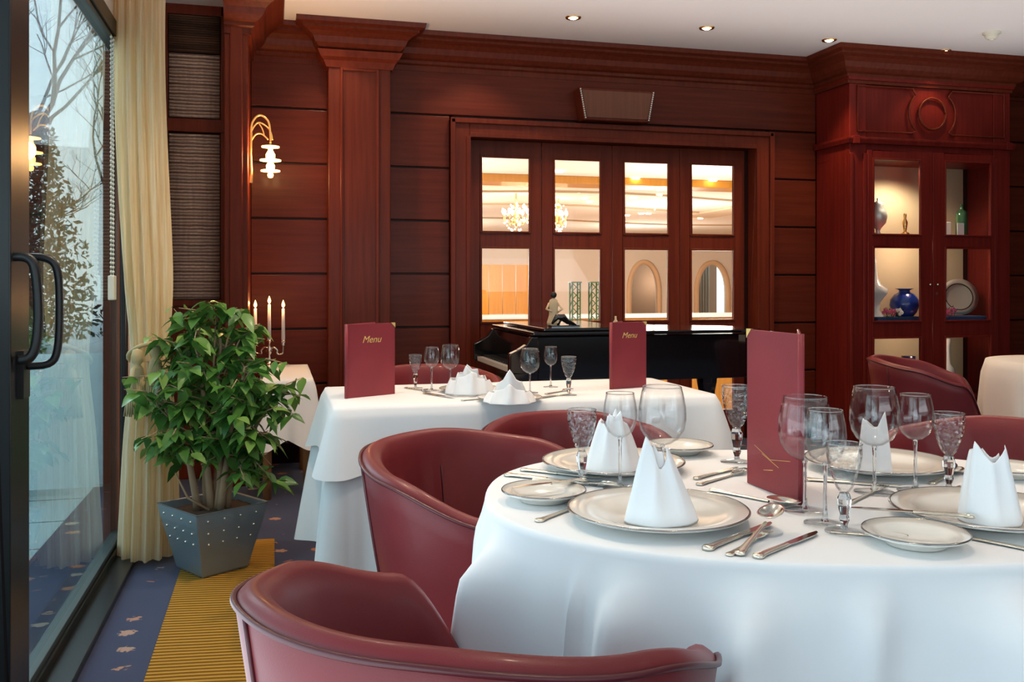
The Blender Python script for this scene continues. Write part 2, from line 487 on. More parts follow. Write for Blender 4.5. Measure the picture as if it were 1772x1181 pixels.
# pilaster
px0, px1 = XY(568, 5.95)[0], XY(676, 5.95)[0]
pl = MB().box(px0, px1, 5.95, YB, 0, 2.66)
struct(pl.build('pilaster', MAH, bevel=.006))
pf = MB()
def molding_rect(mb, x0, x1, z0, z1, y, w=.018, d=.012):
    mb.box(x0, x0 + w, y - d, y + .002, z0, z1); mb.box(x1 - w, x1, y - d, y + .002, z0, z1)
    mb.box(x0 + w, x1 - w, y - d, y + .002, z1 - w, z1); mb.box(x0 + w, x1 - w, y - d, y + .002, z0, z0 + w)
molding_rect(pf, px0 + .075, px1 - .075, .3, 2.56, 5.95)
struct(pf.build('trim_1', MAHF, bevel=.005))
# left pillar carrying the sconce, woven blinds beside it
pillx = XY(388, 5.45)[0]
struct(MB().box(pillx, XL, 5.45, YB, 0, HC).box(pillx + .03, XL - .03, 5.43, 5.45, 0, HC).build('pillar', MAHF, bevel=.008))
# crown moulding
prof = [(0, 2.60), (.018, 2.60), (.018, 2.635), (.035, 2.645), (.035, 2.665), (.06, 2.675), (.085, 2.70), (.10, 2.735),
        (.13, 2.76), (.165, 2.775), (.165, 2.79), (.20, 2.80), (.205, HC - .001), (0, HC - .001)]
path = [(pillx, 5.45), (XL, 5.45), (XL, YB), (px0, YB), (px0, 5.95), (px1, 5.95), (px1, YB), (XC0, YB), (XC0, YC), (XC1, YC), (XC1, YB), (XE, YB)]
struct(MB().mitre(path, prof, 1).build('trim_2', MAH))
# capital band below crown on the pilaster
struct(MB().mitre([(px0, YB), (px0, 5.95), (px1, 5.95), (px1, YB)], [(0, 2.56), (.012, 2.56), (.03, 2.60), (.05, 2.62), (.07, 2.66), (0, 2.67)], 1).build('trim_3', MAHF))
struct(MB().box(XL, px0, YB - .03, YB, 0, .13).box(px1, cas0, YB - .03, YB, 0, .13).box(cas1, XC0, YB - .03, YB, 0, .13).build('baseboard_back', MAHD, bevel=.004))
# door casing
cs = MB()
T = 2.285
cs.box(cas0, cas0 + .13, YB - .05, YB + .12, 0, T - .0).box(cas1 - .13, cas1, YB - .05, YB + .12, 0, T)
cs.box(cas0 + .13, cas1 - .13, YB - .05, YB + .12, 2.17, T)
cs.box(cas0, cas0 + .03, YB - .07, YB - .05, 0, T).box(cas1 - .03, cas1, YB - .07, YB - .05, 0, T).box(cas0, cas1, YB - .07, YB - .05, T - .03, T)
cs.box(cas0 + .105, cas0 + .13, YB - .06, YB - .05, 0, 2.17).box(cas1 - .13, cas1 - .105, YB - .06, YB - .05, 0, 2.17).box(cas0 + .13, cas1 - .13, YB - .06, YB - .05, 2.17, 2.195)
struct(cs.build('door_casing', MAHF, bevel=.006))
ox0, ox1 = cas0 + .13, cas1 - .13
# four glazed leaves
lw = (ox1 - ox0 - .048) / 4
struct(MB().box(ox0 - .01, ox0 + .019, YD - .02, YD + .06, 0, 2.17).box(ox1 - .031, ox1 + .01, YD - .02, YD + .06, 0, 2.17).box(ox0, ox1, YD + .0, YD + .06, 2.15, 2.18).build('door_jamb', MAHD))
rows = [(.21, .79), (.885, 1.425), (1.52, 2.06)]
for k in range(4):
    a0 = ox0 + .02 + k * lw; a1 = a0 + lw - .004
    st = lw * .15
    m = MB()
    m.box(a0, a0 + st, YD - .022, YD + .022, .012, 2.165).box(a1 - st, a1, YD - .022, YD + .022, .012, 2.165)
    zz = [.012, .21, .79, .885, 1.425, 1.52, 2.06, 2.165]
    for q in range(0, 8, 2): m.box(a0 + st, a1 - st, YD - .022, YD + .022, zz[q], zz[q + 1])
    for z0, z1 in rows:
        molding_rect(m, a0 + st, a1 - st, z0, z1, YD - .012, .014, .018)
    d = struct(m.build('door_%d' % (k + 1), MAHF, bevel=.003))
    for z0, z1 in rows:
        MB().box(a0 + st + .008, a1 - st - .008, YD - .003, YD + .003, z0 + .008, z1 - .008).build('pane', DGL, d)
# wall right, wall rear with window openings
struct(MB().box(XE, XE + .15, YR, 6.4, -.1, HC + .1).build('wall_right', MAHX))
r = MB().box(-1, XE, YR - .15, YR, 0, .5).box(-1, XE, YR - .15, YR, 2.5, HC).box(-1, .1, YR - .15, YR, .5, 2.5).box(5.1, XE, YR - .15, YR, .5, 2.5)
struct(r.build('wall_rear', MAHX))
w4 = struct(MB().box(.1, 5.1, YR - .1, YR - .05, .5, .56).box(.1, 5.1, YR - .1, YR - .05, 2.44, 2.5).box(2.57, 2.63, YR - .1, YR - .05, .56, 2.44).build('window_4', BLACK))
MB().box(.1, 5.1, YR - .08, YR - .072, .56, 2.44).build('pane', WGL, w4)  # unseen tinted pane, added to dim the light entering from behind
# window wall (left)
WY0, WY1 = 2.62, 4.34
ww = MB()
ww.box(XW - .08, XW, YR, 4.50, 2.27, HC).box(XW - .08, XW, 4.40, 6.4, 0, HC)
struct(ww.build('wall_left', CREAMW))
f = MB()
f.box(XW - .06, XW + .01, WY0, WY1 + .06, 0, .055).box(XW - .06, XW + .01, WY0, WY1 + .06, 2.20, 2.27).box(XW - .012, XW + .01, WY1, WY1 + .06, .055, 2.20)
w1 = struct(f.build('window_1', BLACK, bevel=.004))
MB().box(XW - .048, XW + .0, WY0, WY1, .055, .075).box(XW - .048, XW, WY0, WY1, 2.18, 2.20).build('glazing_bead', GREYF, w1, bevel=.002)
MB().box(XW - .03, XW - .022, WY0, WY1, .07, 2.19).build('pane', WGL, w1)
struct(MB().box(XW - .02, XW + .09, YR, WY1 + .03, .0, .025).build('trim_4', BLACK, bevel=.004))
# sliding door leaf nearer the camera: black stiles and its glass
dl = MB().box(XW - .05, XW + .03, 2.44, 2.62, .025, 2.27).box(XW - .05, XW + .03, .2, 2.44, .025, .11).box(XW - .05, XW + .03, .2, 2.44, 2.2, 2.27).box(XW - .05, XW + .03, .1, .2, .025, 2.27)
dl = struct(dl.build('door_5', BLACK, bevel=.006))
MB().box(XW - .02, XW - .012, .2, 2.44, .11, 2.2).build('pane', WGL, dl)
h = MB().box(XW + .03, XW + .045, 2.50, 2.56, .88, 1.0)
h.tube(curve([(XW + .04, 2.53, .96), (XW + .095, 2.53, .965), (XW + .115, 2.53, 1.0), (XW + .12, 2.53, 1.10), (XW + .115, 2.53, 1.20), (XW + .09, 2.53, 1.232), (XW + .03, 2.53, 1.235)], 4), .010)
h.tube(curve([(XW + .04, 2.47, .98), (XW + .065, 2.47, .985), (XW + .08, 2.47, 1.02), (XW + .085, 2.47, 1.10), (XW + .078, 2.47, 1.20), (XW + .06, 2.47, 1.232), (XW + .02, 2.47, 1.235)], 4), .012)
h.build('handle', BLK2, dl)
rest = MB().box(XW - .05, XW + .03, YR, .1, .025, .11).box(XW - .05, XW + .03, YR, .1, 2.2, 2.27).box(XW - .05, XW + .03, -1.3, -1.2, .11, 2.2)
w2 = struct(rest.build('window_2', BLACK))
MB().box(XW - .02, XW - .012, YR, .1, .11, 2.2).build('pane', WGL, w2)
# reddish jamb seen past the glass, bead chain on the glass
struct(MB().box(XW - .085, XW - .012, WY1 + .005, WY1 + .07, 0, 2.2).build('trim_5', REDW, bevel=.004))
ch = thing('roller_blind_chain', 'pale bead chain with a small cream weight hanging inside the tall window beside the curtain', 'blind chain', (XW + .008, 3.98, 0))
m = MB()
for k in range(64):
    z = 2.17 - k * .018
    m.ball((0, 0, z), .0055, 5).ball((0, .05, z), .0055, 5) if k < 58 else None
m.tube([(0, 0, 2.18), (0, 0, 1.14)], .0015, 5).tube([(0, .05, 2.18), (0, .05, 1.14)], .0015, 5)
m.build('bead_chain', SMOKE, ch)
MB().box(-.012, .012, -.005, .055, 1.26 - .16, 1.26 - .06).build('chain_weight', SMOKE, ch, bevel=.004)

# window in the recess between window wall and pillar, with woven blinds
bx0, bx1 = XW, pillx
BY = 5.72
fr = MB()
fr.box(bx0, bx1, BY, BY + .06, 0, 1.05)
z_a, z_b = Z(228, 5.4), Z(205, 5.4)
fr.box(bx0, bx1, BY - .01, BY + .05, z_a, z_b).box(bx0, bx0 + .04, BY, BY + .05, 1.05, HC).box(bx1 - .035, bx1, BY, BY + .05, 1.05, HC).box(bx0, bx1, BY, BY + .05, 2.77, HC)
fr.box(bx0, bx1, BY - .02, BY + .02, 1.03, 1.07)
struct(fr.build('window_3', MAHF, bevel=.005))
def blind(z0, z1, y, lab):
    n = max(8, int((z1 - z0) / .03))
    def fn(a, b2):
        x = bx0 + .045 + a * (bx1 - bx0 - .085)
        return (x, y + .006 * sin(b2 * n * 2 * PI) * 1.0, z0 + b2 * (z1 - z0))
    m = MB().grid(fn, 2, n * 6)
    o = m.build('woven_blind', WEAVE, None, solid=.006)
    return tag(o, lab, 'blind', 'woven grass blinds beside the pillar')
blind(1.075, z_a - .01, BY + .01, 'large woven grass blind below the red rail, left of the wall sconce')
blind(z_b + .01, Z(92, 5.4), BY + .01, 'pale woven grass blind just above the red rail beside the curtain')
MBd = wood('dark_reed', (.03, .015, .012), (.14, .07, .045), 'x', .8, 0)
o = MB().grid(lambda a, q: (bx0 + .045 + a * (bx1 - bx0 - .085), BY - .012 + .008 * sin(q * 16 * 2 * PI), Z(90, 5.4) + q * (2.76 - Z(90, 5.4))), 2, 96).build('woven_blind', MBd, None, solid=.006)
tag(o, 'dark bunched woven blind at the very top beside the curtain', 'blind', 'woven grass blinds beside the pillar')
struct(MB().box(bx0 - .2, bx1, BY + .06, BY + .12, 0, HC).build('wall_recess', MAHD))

# ================================================================== CURTAIN
cur = thing('curtain', 'floor-length cream and gold silk curtain gathered at the end of the window wall', 'curtain', (-.53, 4.13, 0))
def cfn(a, q):
    z = .02 + q * (2.80 - .02)
    th = a * 2 * PI
    # plan: a flattened loop of deep folds that widens to the floor and nips in at the tieback
    nip = 1 - .22 * math.exp(-((z - .86) / .22) ** 2)
    flare = 1 + .22 * sm(.9, .0, z)
    rx = .086 * nip * flare; ry = .10 * nip * flare
    fold = 1 + .16 * cos(13 * th + .6 * sin(2.1 * z) + .7) + .05 * cos(29 * th + z * 1.3)
    return (rx * cos(th) * fold + .02 * sin(z * 2.2) + .008 * sm(.8, 0, z), ry * sin(th) * fold, z)
MB().grid(cfn, 220, 60, True, False).build('drape', CURT, cur)
tb = MB()
tp = [(.020 + .088 * cos(a / 24 * 2 * PI), .098 * sin(a / 24 * 2 * PI), .87 + .05 * cos(a / 24 * 2 * PI + 1.2)) for a in range(25)]
tb.tube(tp, .009, 8)
tb.build('tieback', TASS, cur)
for (tx, tz, sc) in ((-.015, .80, 1.0), (.055, .83, .95)):
    m = MB()
    m.lathe([(.001, .12), (.018, .115), (.024, .09), (.022, .065), (.013, .055), (.02, .045), (.034, -.02), (.044, -.10), (.045, -.145), (.001, -.145)], 20, Matrix.Translation((tx, -.135, tz - .02)) @ Matrix.Diagonal((sc, sc * .7, sc, 1)))
    for k in range(26):
        a = k / 26 * 2 * PI
        m.tube([(tx + .02 * cos(a), -.135 + .016 * sin(a), tz + .02), (tx + .036 * cos(a), -.135 + .026 * sin(a), tz - .08), (tx + .047 * cos(a) + random.Random(k).uniform(-.004, .004), -.135 + .034 * sin(a), tz - .175)], .0035, 5)
    m.build('tassel', TASS, cur)
# short valance above the window
def vfn(a, q):
    y = 3.2 + a * .78
    return (XW + .05 + .022 * sin(a * 27), y, 2.80 - q * (.42 - .25 * sm(.7, .1, a)))
o = MB().grid(vfn, 120, 8).build('valance', CURT, None, solid=.004)
tag(o, 'cream fabric valance at the ceiling above the end of the window', 'valance')

# ================================================================== OUTSIDE
struct(MB().box(-16, -.86, -6, 30, -.14, -.03).build('terrace_ground', PAVE))
gr = MB()
for k in range(34):
    gr.box(-1.33, -1.17, 2.6 + k * .05, 2.63 + k * .05, -.03, -.022)
gr.box(-1.345, -1.33, 2.58, 4.3, -.03, -.02).box(-1.17, -1.155, 2.58, 4.3, -.03, -.02)
o = gr.build('drain_grate', GREYF); tag(o, 'narrow slotted drain grate set in the terrace paving outside the window', 'drain grate')
fs = thing('frosted_screen', 'waist-high frosted glass balustrade standing on the terrace outside the window', 'balustrade', (-1.65, 5.6, -.03))
MB().box(-1.0, .85, -.006, .006, .04, .80).build('panel', FROST, fs)
for x in (-1.0, -.4, .2, .8): MB().box(x - .015, x + .015, -.012, .012, 0, .80).build('post', PEWT, fs)
rnd = random.Random(4)
def tree(name, x, y, h, spread, lab, seed, evergreen=False):
    rd = random.Random(seed)
    t = thing(name, lab, 'tree', (x, y, -.03), 0, 'trees beyond the terrace')
    m = MB(); tips = []
    def br(p, d, l, r, dep):
        pts = [p]; q = p
        for k in range(4):
            d = (d + Vector((rd.uniform(-.22, .22), rd.uniform(-.22, .22), rd.uniform(-.05, .18)))).normalized()
            q = q + d * l / 4; pts.append(q)
        m.tube(pts, [r * (1 - .11 * k) for k in range(5)], 5 if dep else 8, cap=False)
        tips.append(q)
        if dep < 5:
            for k in range(4 if dep < 3 else 3):
                a = rd.uniform(0, 2 * PI); s = rd.uniform(.5, 1.0) * spread
                nd = (d + Vector((cos(a) * s, sin(a) * s, rd.uniform(-.1, .4)))).normalized()
                br(pts[rd.randint(2, 4)], nd, l * rd.uniform(.55, .78), r * .5, dep + 1)
    br(Vector((0, 0, 0)), Vector((0, 0, 1)), h * .42, h * .016, 0)
    m.build('trunk', BARKD, t)
    if evergreen:
        lf = MB()
        for k in range(5200):
            zz = rd.uniform(.05, .95); rr = spread * 1.2 * (1 - zz * .75) * rd.uniform(.35, 1.0)
            a = rd.uniform(0, 2 * PI); c = Vector((rr * cos(a), rr * sin(a), h * zz)); s = rd.uniform(.04, .10)
            d1 = Vector((rd.gauss(0, 1), rd.gauss(0, 1), rd.gauss(0, 1))).normalized() * s
            d2 = Vector((rd.gauss(0, 1), rd.gauss(0, 1), rd.gauss(0, 1))).normalized() * s * .5
            lf.add([c - d1, c + d2, c + d1, c - d2], [(0, 1, 2, 3)])
        lf.build('foliage', HEDGE, t)
    return t
tree('bare_tree', -4.2, 14.5, 8.2, .85, 'tall leafless tree nearest the left window frame beyond the terrace', 3)
tree('bare_tree', -3.3, 21.0, 7.6, .8, 'leafless tree with fine twigs seen against the sky near the top of the window', 8)
tree('bare_tree', -8.6, 20.0, 9.0, .8, 'farthest leafless tree behind the others beyond the terrace', 11)
tree('evergreen_tree', -4.3, 17.6, 4.4, 1.3, 'dark evergreen tree low behind the leafless trees', 21, True)
tree('evergreen_tree', -6.4, 24.5, 4.0, 1.3, 'dark evergreen tree behind the frosted balustrade', 22, True)
sh = MB(); rd = random.Random(2)
for k in range(3000):
    c = Vector((rd.uniform(-3.9, -1.9), 8.6 + rd.uniform(-.3, .3), rd.uniform(0, .95) ** .9)); s = rd.uniform(.02, .05)
    d1 = Vector((rd.gauss(0, 1), rd.gauss(0, 1), rd.gauss(0, 1))).normalized() * s
    d2 = Vector((rd.gauss(0, 1), rd.gauss(0, 1), rd.gauss(0, 1))).normalized() * s * .6
    sh.add([c - d1, c + d2, c + d1, c - d2], [(0, 1, 2, 3)])
o = sh.build('hedge', FARGREEN); tag(o, 'low green hedge behind the frosted balustrade', 'hedge')

# ================================================================== HALL BEHIND THE GLAZED DOORS
HY, HZ, HH = 22.0, -1.0, 2.40
struct(MB().box(.1, 13, 6.45, HY + .2, HZ - .1, HZ).build('floor_hall', ORW))
struct(MB().box(.1, 13, 6.42, HY + .2, HH, HH + .1).build('ceiling_hall', CREAMC))
struct(MB().box(-.1, .1, 6.42, HY + .2, HZ, HH).build('wall_hall_left', CREAMW))
struct(MB().box(13, 13.2, 6.42, HY, HZ, HH).build('wall_hall_right', CREAMW))
def hallx(u, Y): return XY(u, Y)[0]
# far wall with two pointed arches cut through
def arch_pts(c, hw, zs_, top, n=10):
    pts = [(c - hw, zs_)]
    for k in range(1, n + 1):
        a = k / n
        pts.append((c - hw + hw * (1 - cos(a * PI / 2)) , zs_ + (top - zs_) * sin(a * PI / 2) ** .9))
    for k in range(n - 1, -1, -1):
        a = k / n
        pts.append((c + hw - hw * (1 - cos(a * PI / 2)), zs_ + (top - zs_) * sin(a * PI / 2) ** .9))
    return pts
arches = [(hallx(1114, HY), .42), (hallx(1232, HY), .46)]
m = MB()
edges = [.1]
zt = Z(452, 22.5)
for c, hw in arches:
    m.box(edges[-1], c - hw, HY, HY + .2, HZ, HH); edges.append(c + hw)
    ap = arch_pts(c, hw, .9, zt)
    for (xa, za), (xb, zb) in zip(ap, ap[1:]):
        m.add([(xa, HY, za), (xb, HY, zb), (xb, HY, HH), (xa, HY, HH), (xa, HY + .2, za), (xb, HY + .2, zb), (xb, HY + .2, HH), (xa, HY + .2, HH)],
              [(0, 1, 2, 3), (5, 4, 7, 6), (0, 4, 5, 1)])
m.box(edges[-1], 13, HY, HY + .2, HZ, HH)
struct(m.build('wall_hall_far', CREAMW))
struct(MB().box(2, 12, HY + 1.2, HY + 1.3, HZ, HH).box(2, 12, HY + .2, HY + 1.2, HZ - .1, HZ).build('wall_hall_beyond', mat('dim_brown_wall', (.25, .14, .08), .8)))
for c, hw in arches:
    ap = [(c - hw, HZ)] + arch_pts(c, hw, .9, zt) + [(c + hw, HZ)]
    s = struct(MB().tube([(x, HY - .02, z) for x, z in ap], .07, 6).build('arch_trim', mat('arch_stone', (.75, .50, .30), .7)))
o = MB().grid(lambda a, q: (arches[1][0] - .25 + a * .5, HY + .6 + .04 * sin(a * 40), HZ + q * 2.7), 60, 4).build('arch_curtain', mat('grey_drape', (.35, .33, .28), .8), None, solid=.006)
tag(o, 'grey drape hanging inside the right pointed arch of the far hall', 'curtain')
# ceiling beam, mouldings
struct(MB().box(.1, 13, 9.9, 10.35, 2.31, HH).build('beam', ORW, bevel=.01))
m = MB()
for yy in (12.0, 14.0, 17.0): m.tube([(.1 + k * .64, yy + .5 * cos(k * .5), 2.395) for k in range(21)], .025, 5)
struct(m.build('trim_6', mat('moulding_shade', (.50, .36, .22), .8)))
struct(MB().box(hallx(1180, 15), hallx(1240, 15), 13.2, 15.2, 2.36, 2.41).build('ceiling_coffer', mat('coffer_paint', (.72, .58, .42), .8), bevel=.01))
# orange wood partition with a white top rail
o = MB()
for k in range(9):
    x0 = hallx(700, 14) + k * (hallx(916, 14) - hallx(700, 14)) / 9
    o.box(x0 + .004, x0 + (hallx(916, 14) - hallx(700, 14)) / 9 - .004, 14.0, 14.05, HZ, 1.46)
o = o.build('wooden_partition', ORW, bevel=.004)
tag(o, 'orange cherry-wood partition panelled in upright boards seen through the left glazed door', 'partition')
pp = thing('parapet', 'wood-faced parapet with a white coping running across the hall behind the doors', 'parapet', (4.5, 10.4, HZ))
MB().box(-4.35, 5, 0, .12, 0, 1.74).build('facing', ORW, pp)
MB().box(-4.35, 5, -.06, .2, 1.74, 1.79).build('coping', WHITE, pp, bevel=.01)
MB().box(-4.35, 5, -.03, 0, 1.42, 1.52).build('rail', WHITE, pp, bevel=.008)
# chandeliers
def chandelier(u, v, y, lab, s=1.0):
    x, t = XY(u, y); z = Z(v, t)
    c = thing('chandelier', lab, 'chandelier', (x, y, z), 0, 'chandeliers in the hall behind the doors')
    m = MB().tube([(0, 0, HH - z), (0, 0, .2)], .01, 6).lathe([(.001, .22), (.04, .2), (.02, .12), (.06, 0), (.02, -.1), (.001, -.14)], 10)
    arms = []
    for k in range(8):
        a = k / 8 * 2 * PI
        m.tube([(0, 0, 0), (.12 * s * cos(a), .12 * s * sin(a), -.09), (.24 * s * cos(a), .24 * s * sin(a), -.02), (.25 * s * cos(a), .25 * s * sin(a), .05)], .008, 5)
    m.build('frame', BRASS, c)
    q = MB(); rd = random.Random(int(u))
    for k in range(8):
        a = k / 8 * 2 * PI; MB().ball((.25 * s * cos(a), .25 * s * sin(a), .09), .022, 6, sz=1.8).build('bulb', BULBW, c)
    q = MB()
    for k in range(60):
        a = rd.uniform(0, 2 * PI); rr = rd.uniform(.03, .26) * s
        q.ball((rr * cos(a), rr * sin(a), rd.uniform(-.2, .22) * (1.1 - rr * 2)), rd.uniform(.008, .018), 4)
    q.build('crystals', CRYS, c)['kind'] = 'stuff'
chandelier(893, 378, 12.0, 'bright crystal chandelier seen through the left glazed door', .72)
chandelier(966, 380, 12.6, 'smaller crystal chandelier seen through the second glazed door', .5)
rd = random.Random(9)
hl = MB()
k = 0
for (u, v) in [(968, 300), (975, 318), (1018, 312), (1003, 335), (1012, 346), (1020, 352), (1100, 312), (1138, 300), (1142, 331), (1140, 340), (1096, 345), (1110, 372), (1122, 372), (1085, 375), (1130, 365), (1234, 315), (1212, 380), (1240, 372), (1204, 372), (1160, 330)]:
    t = (HH - .03 - EYE) * FPX / (CY - v); x, y = W((u - CX) / FPX * t, t)
    if y > 7:
        k += 1
        c = thing('ceiling_spot', 'tiny round halogen light in the cream ceiling of the hall', 'ceiling light', (x, y, HH), 0, 'tiny halogen lights in the hall ceiling')
        MB().lathe([(.001, -.02), (.045, -.02), (.05, 0)], 10).build('lens', BULBW, c)
# tall green iron stands, beyond the piano
for (u0, lab) in ((995, 'dark green iron lattice stand left of its twin, seen over the piano'), (1028, 'dark green iron lattice stand right of its twin, near the door stile')):
    x, t = XY(u0, 9.6)
    st = thing('lattice_stand', lab, 'plant stand', (x, 9.6, HZ), 0, 'green lattice stands in the hall')
    hgt = Z(490, t) - HZ
    m = MB()
    for sx in (-.045, .045):
        for sy in (-.045, .045): m.tube([(sx, sy, 0), (sx, sy, hgt)], .009, 6)
    for k in range(24):
        z = k * hgt / 24
        m.tube([(-.045, -.045, z), (.045, -.045, z + hgt / 24)], .005, 5).tube([(.045, -.045, z), (-.045, -.045, z + hgt / 24)], .005, 5)
        m.tube([(-.045, .045, z), (-.045, -.045, z + hgt / 24)], .005, 5)
    m.build('lattice', GREENM, st)
    MB().box(-.06, .06, -.06, .06, hgt, hgt + .015).build('stand_top', GREENM, st)
# unseen point lights added at mid-height to brighten the hall and arch
for k, (x, y) in enumerate([(1.0, 9.0), (4.5, 8.6), (2.0, 13.0), (6.0, 13.0), (3.0, 18.0), (7.5, 18.0), (8.0, 10.0)]):
    point('hall_fill_light', (x, y, 1.2), 100, HALL, .3)
point('arch_fill_light', (arches[0][0] + .8, HY + .7, 1.2), 20, HALL, .1)

# ================================================================== DOWNLIGHTS, SCONCE, DETECTOR
def down(u, v, lab, power=30):
    x, y = P(u, v, HC)
    d = thing('downlight', lab, 'ceiling light', (x, y, HC), 0, 'recessed halogen downlights')
    MB().lathe([(.028, -.001), (.033, -.007), (.047, -.007), (.050, -.0005)], 28).build('trim_ring', BRASS, d)
    MB().lathe([(.001, -.012), (.018, -.011), (.030, -.003)], 20).build('lens', BULBW, d)
    spot('down_spot', (x, y, HC - .03), power, WARM, 100, .6, .03)
down(992, 30, 'first recessed downlight, above the pilaster side of the doors')
down(1223, 48, 'second recessed downlight from the pilaster, above the glazed doors')
down(1435, 69, 'recessed downlight in front of the inner corner beside the display cabinet')
down(1633, 88, 'recessed downlight just above the display cabinet cornice', 22)
down(1762, 112, 'recessed downlight past the right end of the display cabinet', 22)
# ceiling spots without fixtures, added to brighten the curtain, tables and wall
for (x, y, p) in ((.35, 5.7, 9), (1.3, 5.75, 12), (1.1, 3.4, 62), (2.9, 3.6, 45), (2.9, 1.4, 30), (1.0, 1.5, 34), (.05, 3.1, 60)):
    spot('down_spot', (x, y, HC - .03), p, (1, .78, .56), 110, .6, .03)
sd = thing('smoke_detector', 'small white smoke detector on the ceiling in front of the display cabinet', 'smoke detector', (*P(1716, 56, HC), HC))
MB().lathe([(.001, -.045), (.03, -.045), (.042, -.03), (.042, -.018), (.055, -.012), (.055, 0)], 24).build('housing', SMOKE, sd)
MB().lathe([(.001, -.055), (.012, -.055), (.016, -.045)], 12).build('sensor', SMOKE, sd)

# sconce on the right face of the pillar
scx, sct = XY(468, 5.58)
sc = thing('wall_sconce', 'lit gilt wall sconce with stacked glass discs, hung on the pillar', 'wall lamp', (XL, 5.60, 0))
zc = lambda v: Z(v, 5.5)
m = MB()
m.tube([(.012, 0, zc(320)), (.016, 0, zc(300)), (.012, 0, zc(270)), (.014, 0, zc(235))], [.010, .007, .006, .007], 8)
dxs = scx - XL
m.tube(curve([(.012, 0, zc(240)), (.02, 0, zc(218)), (dxs * .5, 0, zc(205)), (dxs * .9, 0, zc(215)), (dxs, 0, zc(240)), (dxs, 0, zc(252))]), .006, 8)
m.tube(curve([(.012, .01, zc(235)), (.03, .01, zc(224)), (dxs * .5, .01, zc(217)), (dxs * .95, .01, zc(228)), (dxs * 1.1, .01, zc(246))]), .0045, 8)
m.tube(curve([(.012, 0, zc(250)), (.04, 0, zc(238)), (dxs * .6, 0, zc(237)), (dxs * .9, 0, zc(246))]), .0045, 8)
m.tube(curve([(dxs * .45, 0, zc(218)), (dxs * .62, 0, zc(228)), (dxs * .72, 0, zc(240))]), .004, 6)
m.build('bracket', BRASSG, sc)
for (v, r) in ((258, .052), (281, .062), (299, .056)):
    MB().lathe([(.001, -.003), (r, -.004), (r, .003), (.001, .004)], 24, Matrix.Translation((dxs, 0, zc(v)))).build('glass_disc', BULB, sc)
m = MB().lathe([(.001, -.075), (.014, -.07), (.018, -.055), (.012, -.04), (.024, -.02), (.026, .0), (.014, .02), (.026, .045), (.028, .065), (.014, .09), (.012, .12), (.001, .125)], 16, Matrix.Translation((dxs, 0, zc(290))))
m.build('bulb', BULB, sc)
point('sconce_glow', (scx + .0, 5.50, zc(282)), 13, (1, .55, .22), .05)

# ================================================================== TAPERED BOX OVER THE DOORS
sx0, st_ = XY(1003, 5.95); sx1 = XY(1133, 5.95)[0]
zt_, zb_ = Z(154, 6.35), Z(212, 6.4)
wsx = (sx0 + sx1) / 2; hw = (sx1 - sx0) / 2
sg = thing('wall_speaker', 'tapered brown box with beaded side edges mounted above the glazed doors', 'speaker', (wsx, YB - .012, 0))
def trap(m, y0, y1, ins):
    a, b2 = hw - ins, hw * .87 - ins
    m.prism([(-b2, zb_ + ins), (b2, zb_ + ins), (a, zt_ - ins), (-a, zt_ - ins)], y0, y1, Matrix(((1, 0, 0, 0), (0, 0, -1, 0), (0, 1, 0, 0), (0, 0, 0, 1))))
m = MB(); trap(m, .0, .13, 0); m.build('cabinet_box', MAH, sg, bevel=.006)
m = MB(); trap(m, .13, .137, .018); m.build('front_panel', wood('brown_panel', (.16, .06, .035), (.20, .08, .05)), sg, bevel=.002)
bead0 = None
for s_ in (-1, 1):
    for k in range(14):
        q = k / 13
        if bead0 is None: bead0 = o = MB().ball((0, 0, 0), .0065, 6).build('bead', PORC, sg)
        else: o = bead0.copy(); C.objects.link(o)
        o.location = (s_ * ((hw * .87 + (hw * .13) * q) - .008), -.136, zb_ + .015 + q * (zt_ - zb_ - .03))

# ================================================================== DISPLAY CABINET
cab = thing('display_cabinet', 'tall cherry-red display cabinet with glazed double doors and carved frieze', 'cabinet', (XC0, YC, 0))
cw = XC1 - XC0; cd = YB - YC - .02
m = MB()
m.box(0, .03, .031, cd, 0, 2.60).box(cw - .03, cw, .031, cd, 0, 2.60).box(0, cw, 0, cd, 2.07, 2.60).box(0, cw, 0, cd, 0, .12)
fl0 = XY(1497, YC)[0] - XC0; fl1 = XY(1717, YC)[0] - XC0
m.box(-.001, fl0, -.012, .03, .0, 2.60).box(fl1, cw + .001, -.012, .03, 0, 2.60)
m.box(-.004, .02, -.03, -.0, .0, 2.1).box(fl0 - .03, fl0 - .0, -.025, 0, 0, 2.1).box(fl1, fl1 + .03, -.025, 0, 0, 2.1)
m.build('body', MAHR, cab, bevel=.004)
bpx = XY(1664, YC + cd)[0] - XC0
MB().box(.03, bpx, cd - .015, cd, .12, 2.07).build('back_panel', mat('cream_back_board', (.60, .50, .34), .7), cab)
MB().box(bpx, cw - .03, cd - .015, cd, .12, 2.07).build('back_panel', MAHD, cab)
ct = YC / (CA - (1600 - CX) / FPX * SA)
zf0, zf1 = Z(247, ct), Z(148, ct)
m = MB().mitre([(0, cd), (0, -.012), (cw, -.012), (cw, cd)], [(0, zf0 - .03), (.02, zf0 - .03), (.03, zf0), (.03, zf0 + .015), (0, zf0 + .02)], 1)
m.mitre([(0, cd), (0, -.012), (cw, -.012), (cw, cd)], [(0, zf1), (.02, zf1 + .005), (.025, zf1 + .025), (0, zf1 + .03)], 1)
for x in (.01, cw - .06): m.box(x, x + .05, -.05, -.01, zf0 - .035, zf0 + .022)
m.build('cornice_band', MAHR, cab, bevel=.003)
m = MB()
zmid = (zf0 + zf1) / 2; cxm = cw / 2
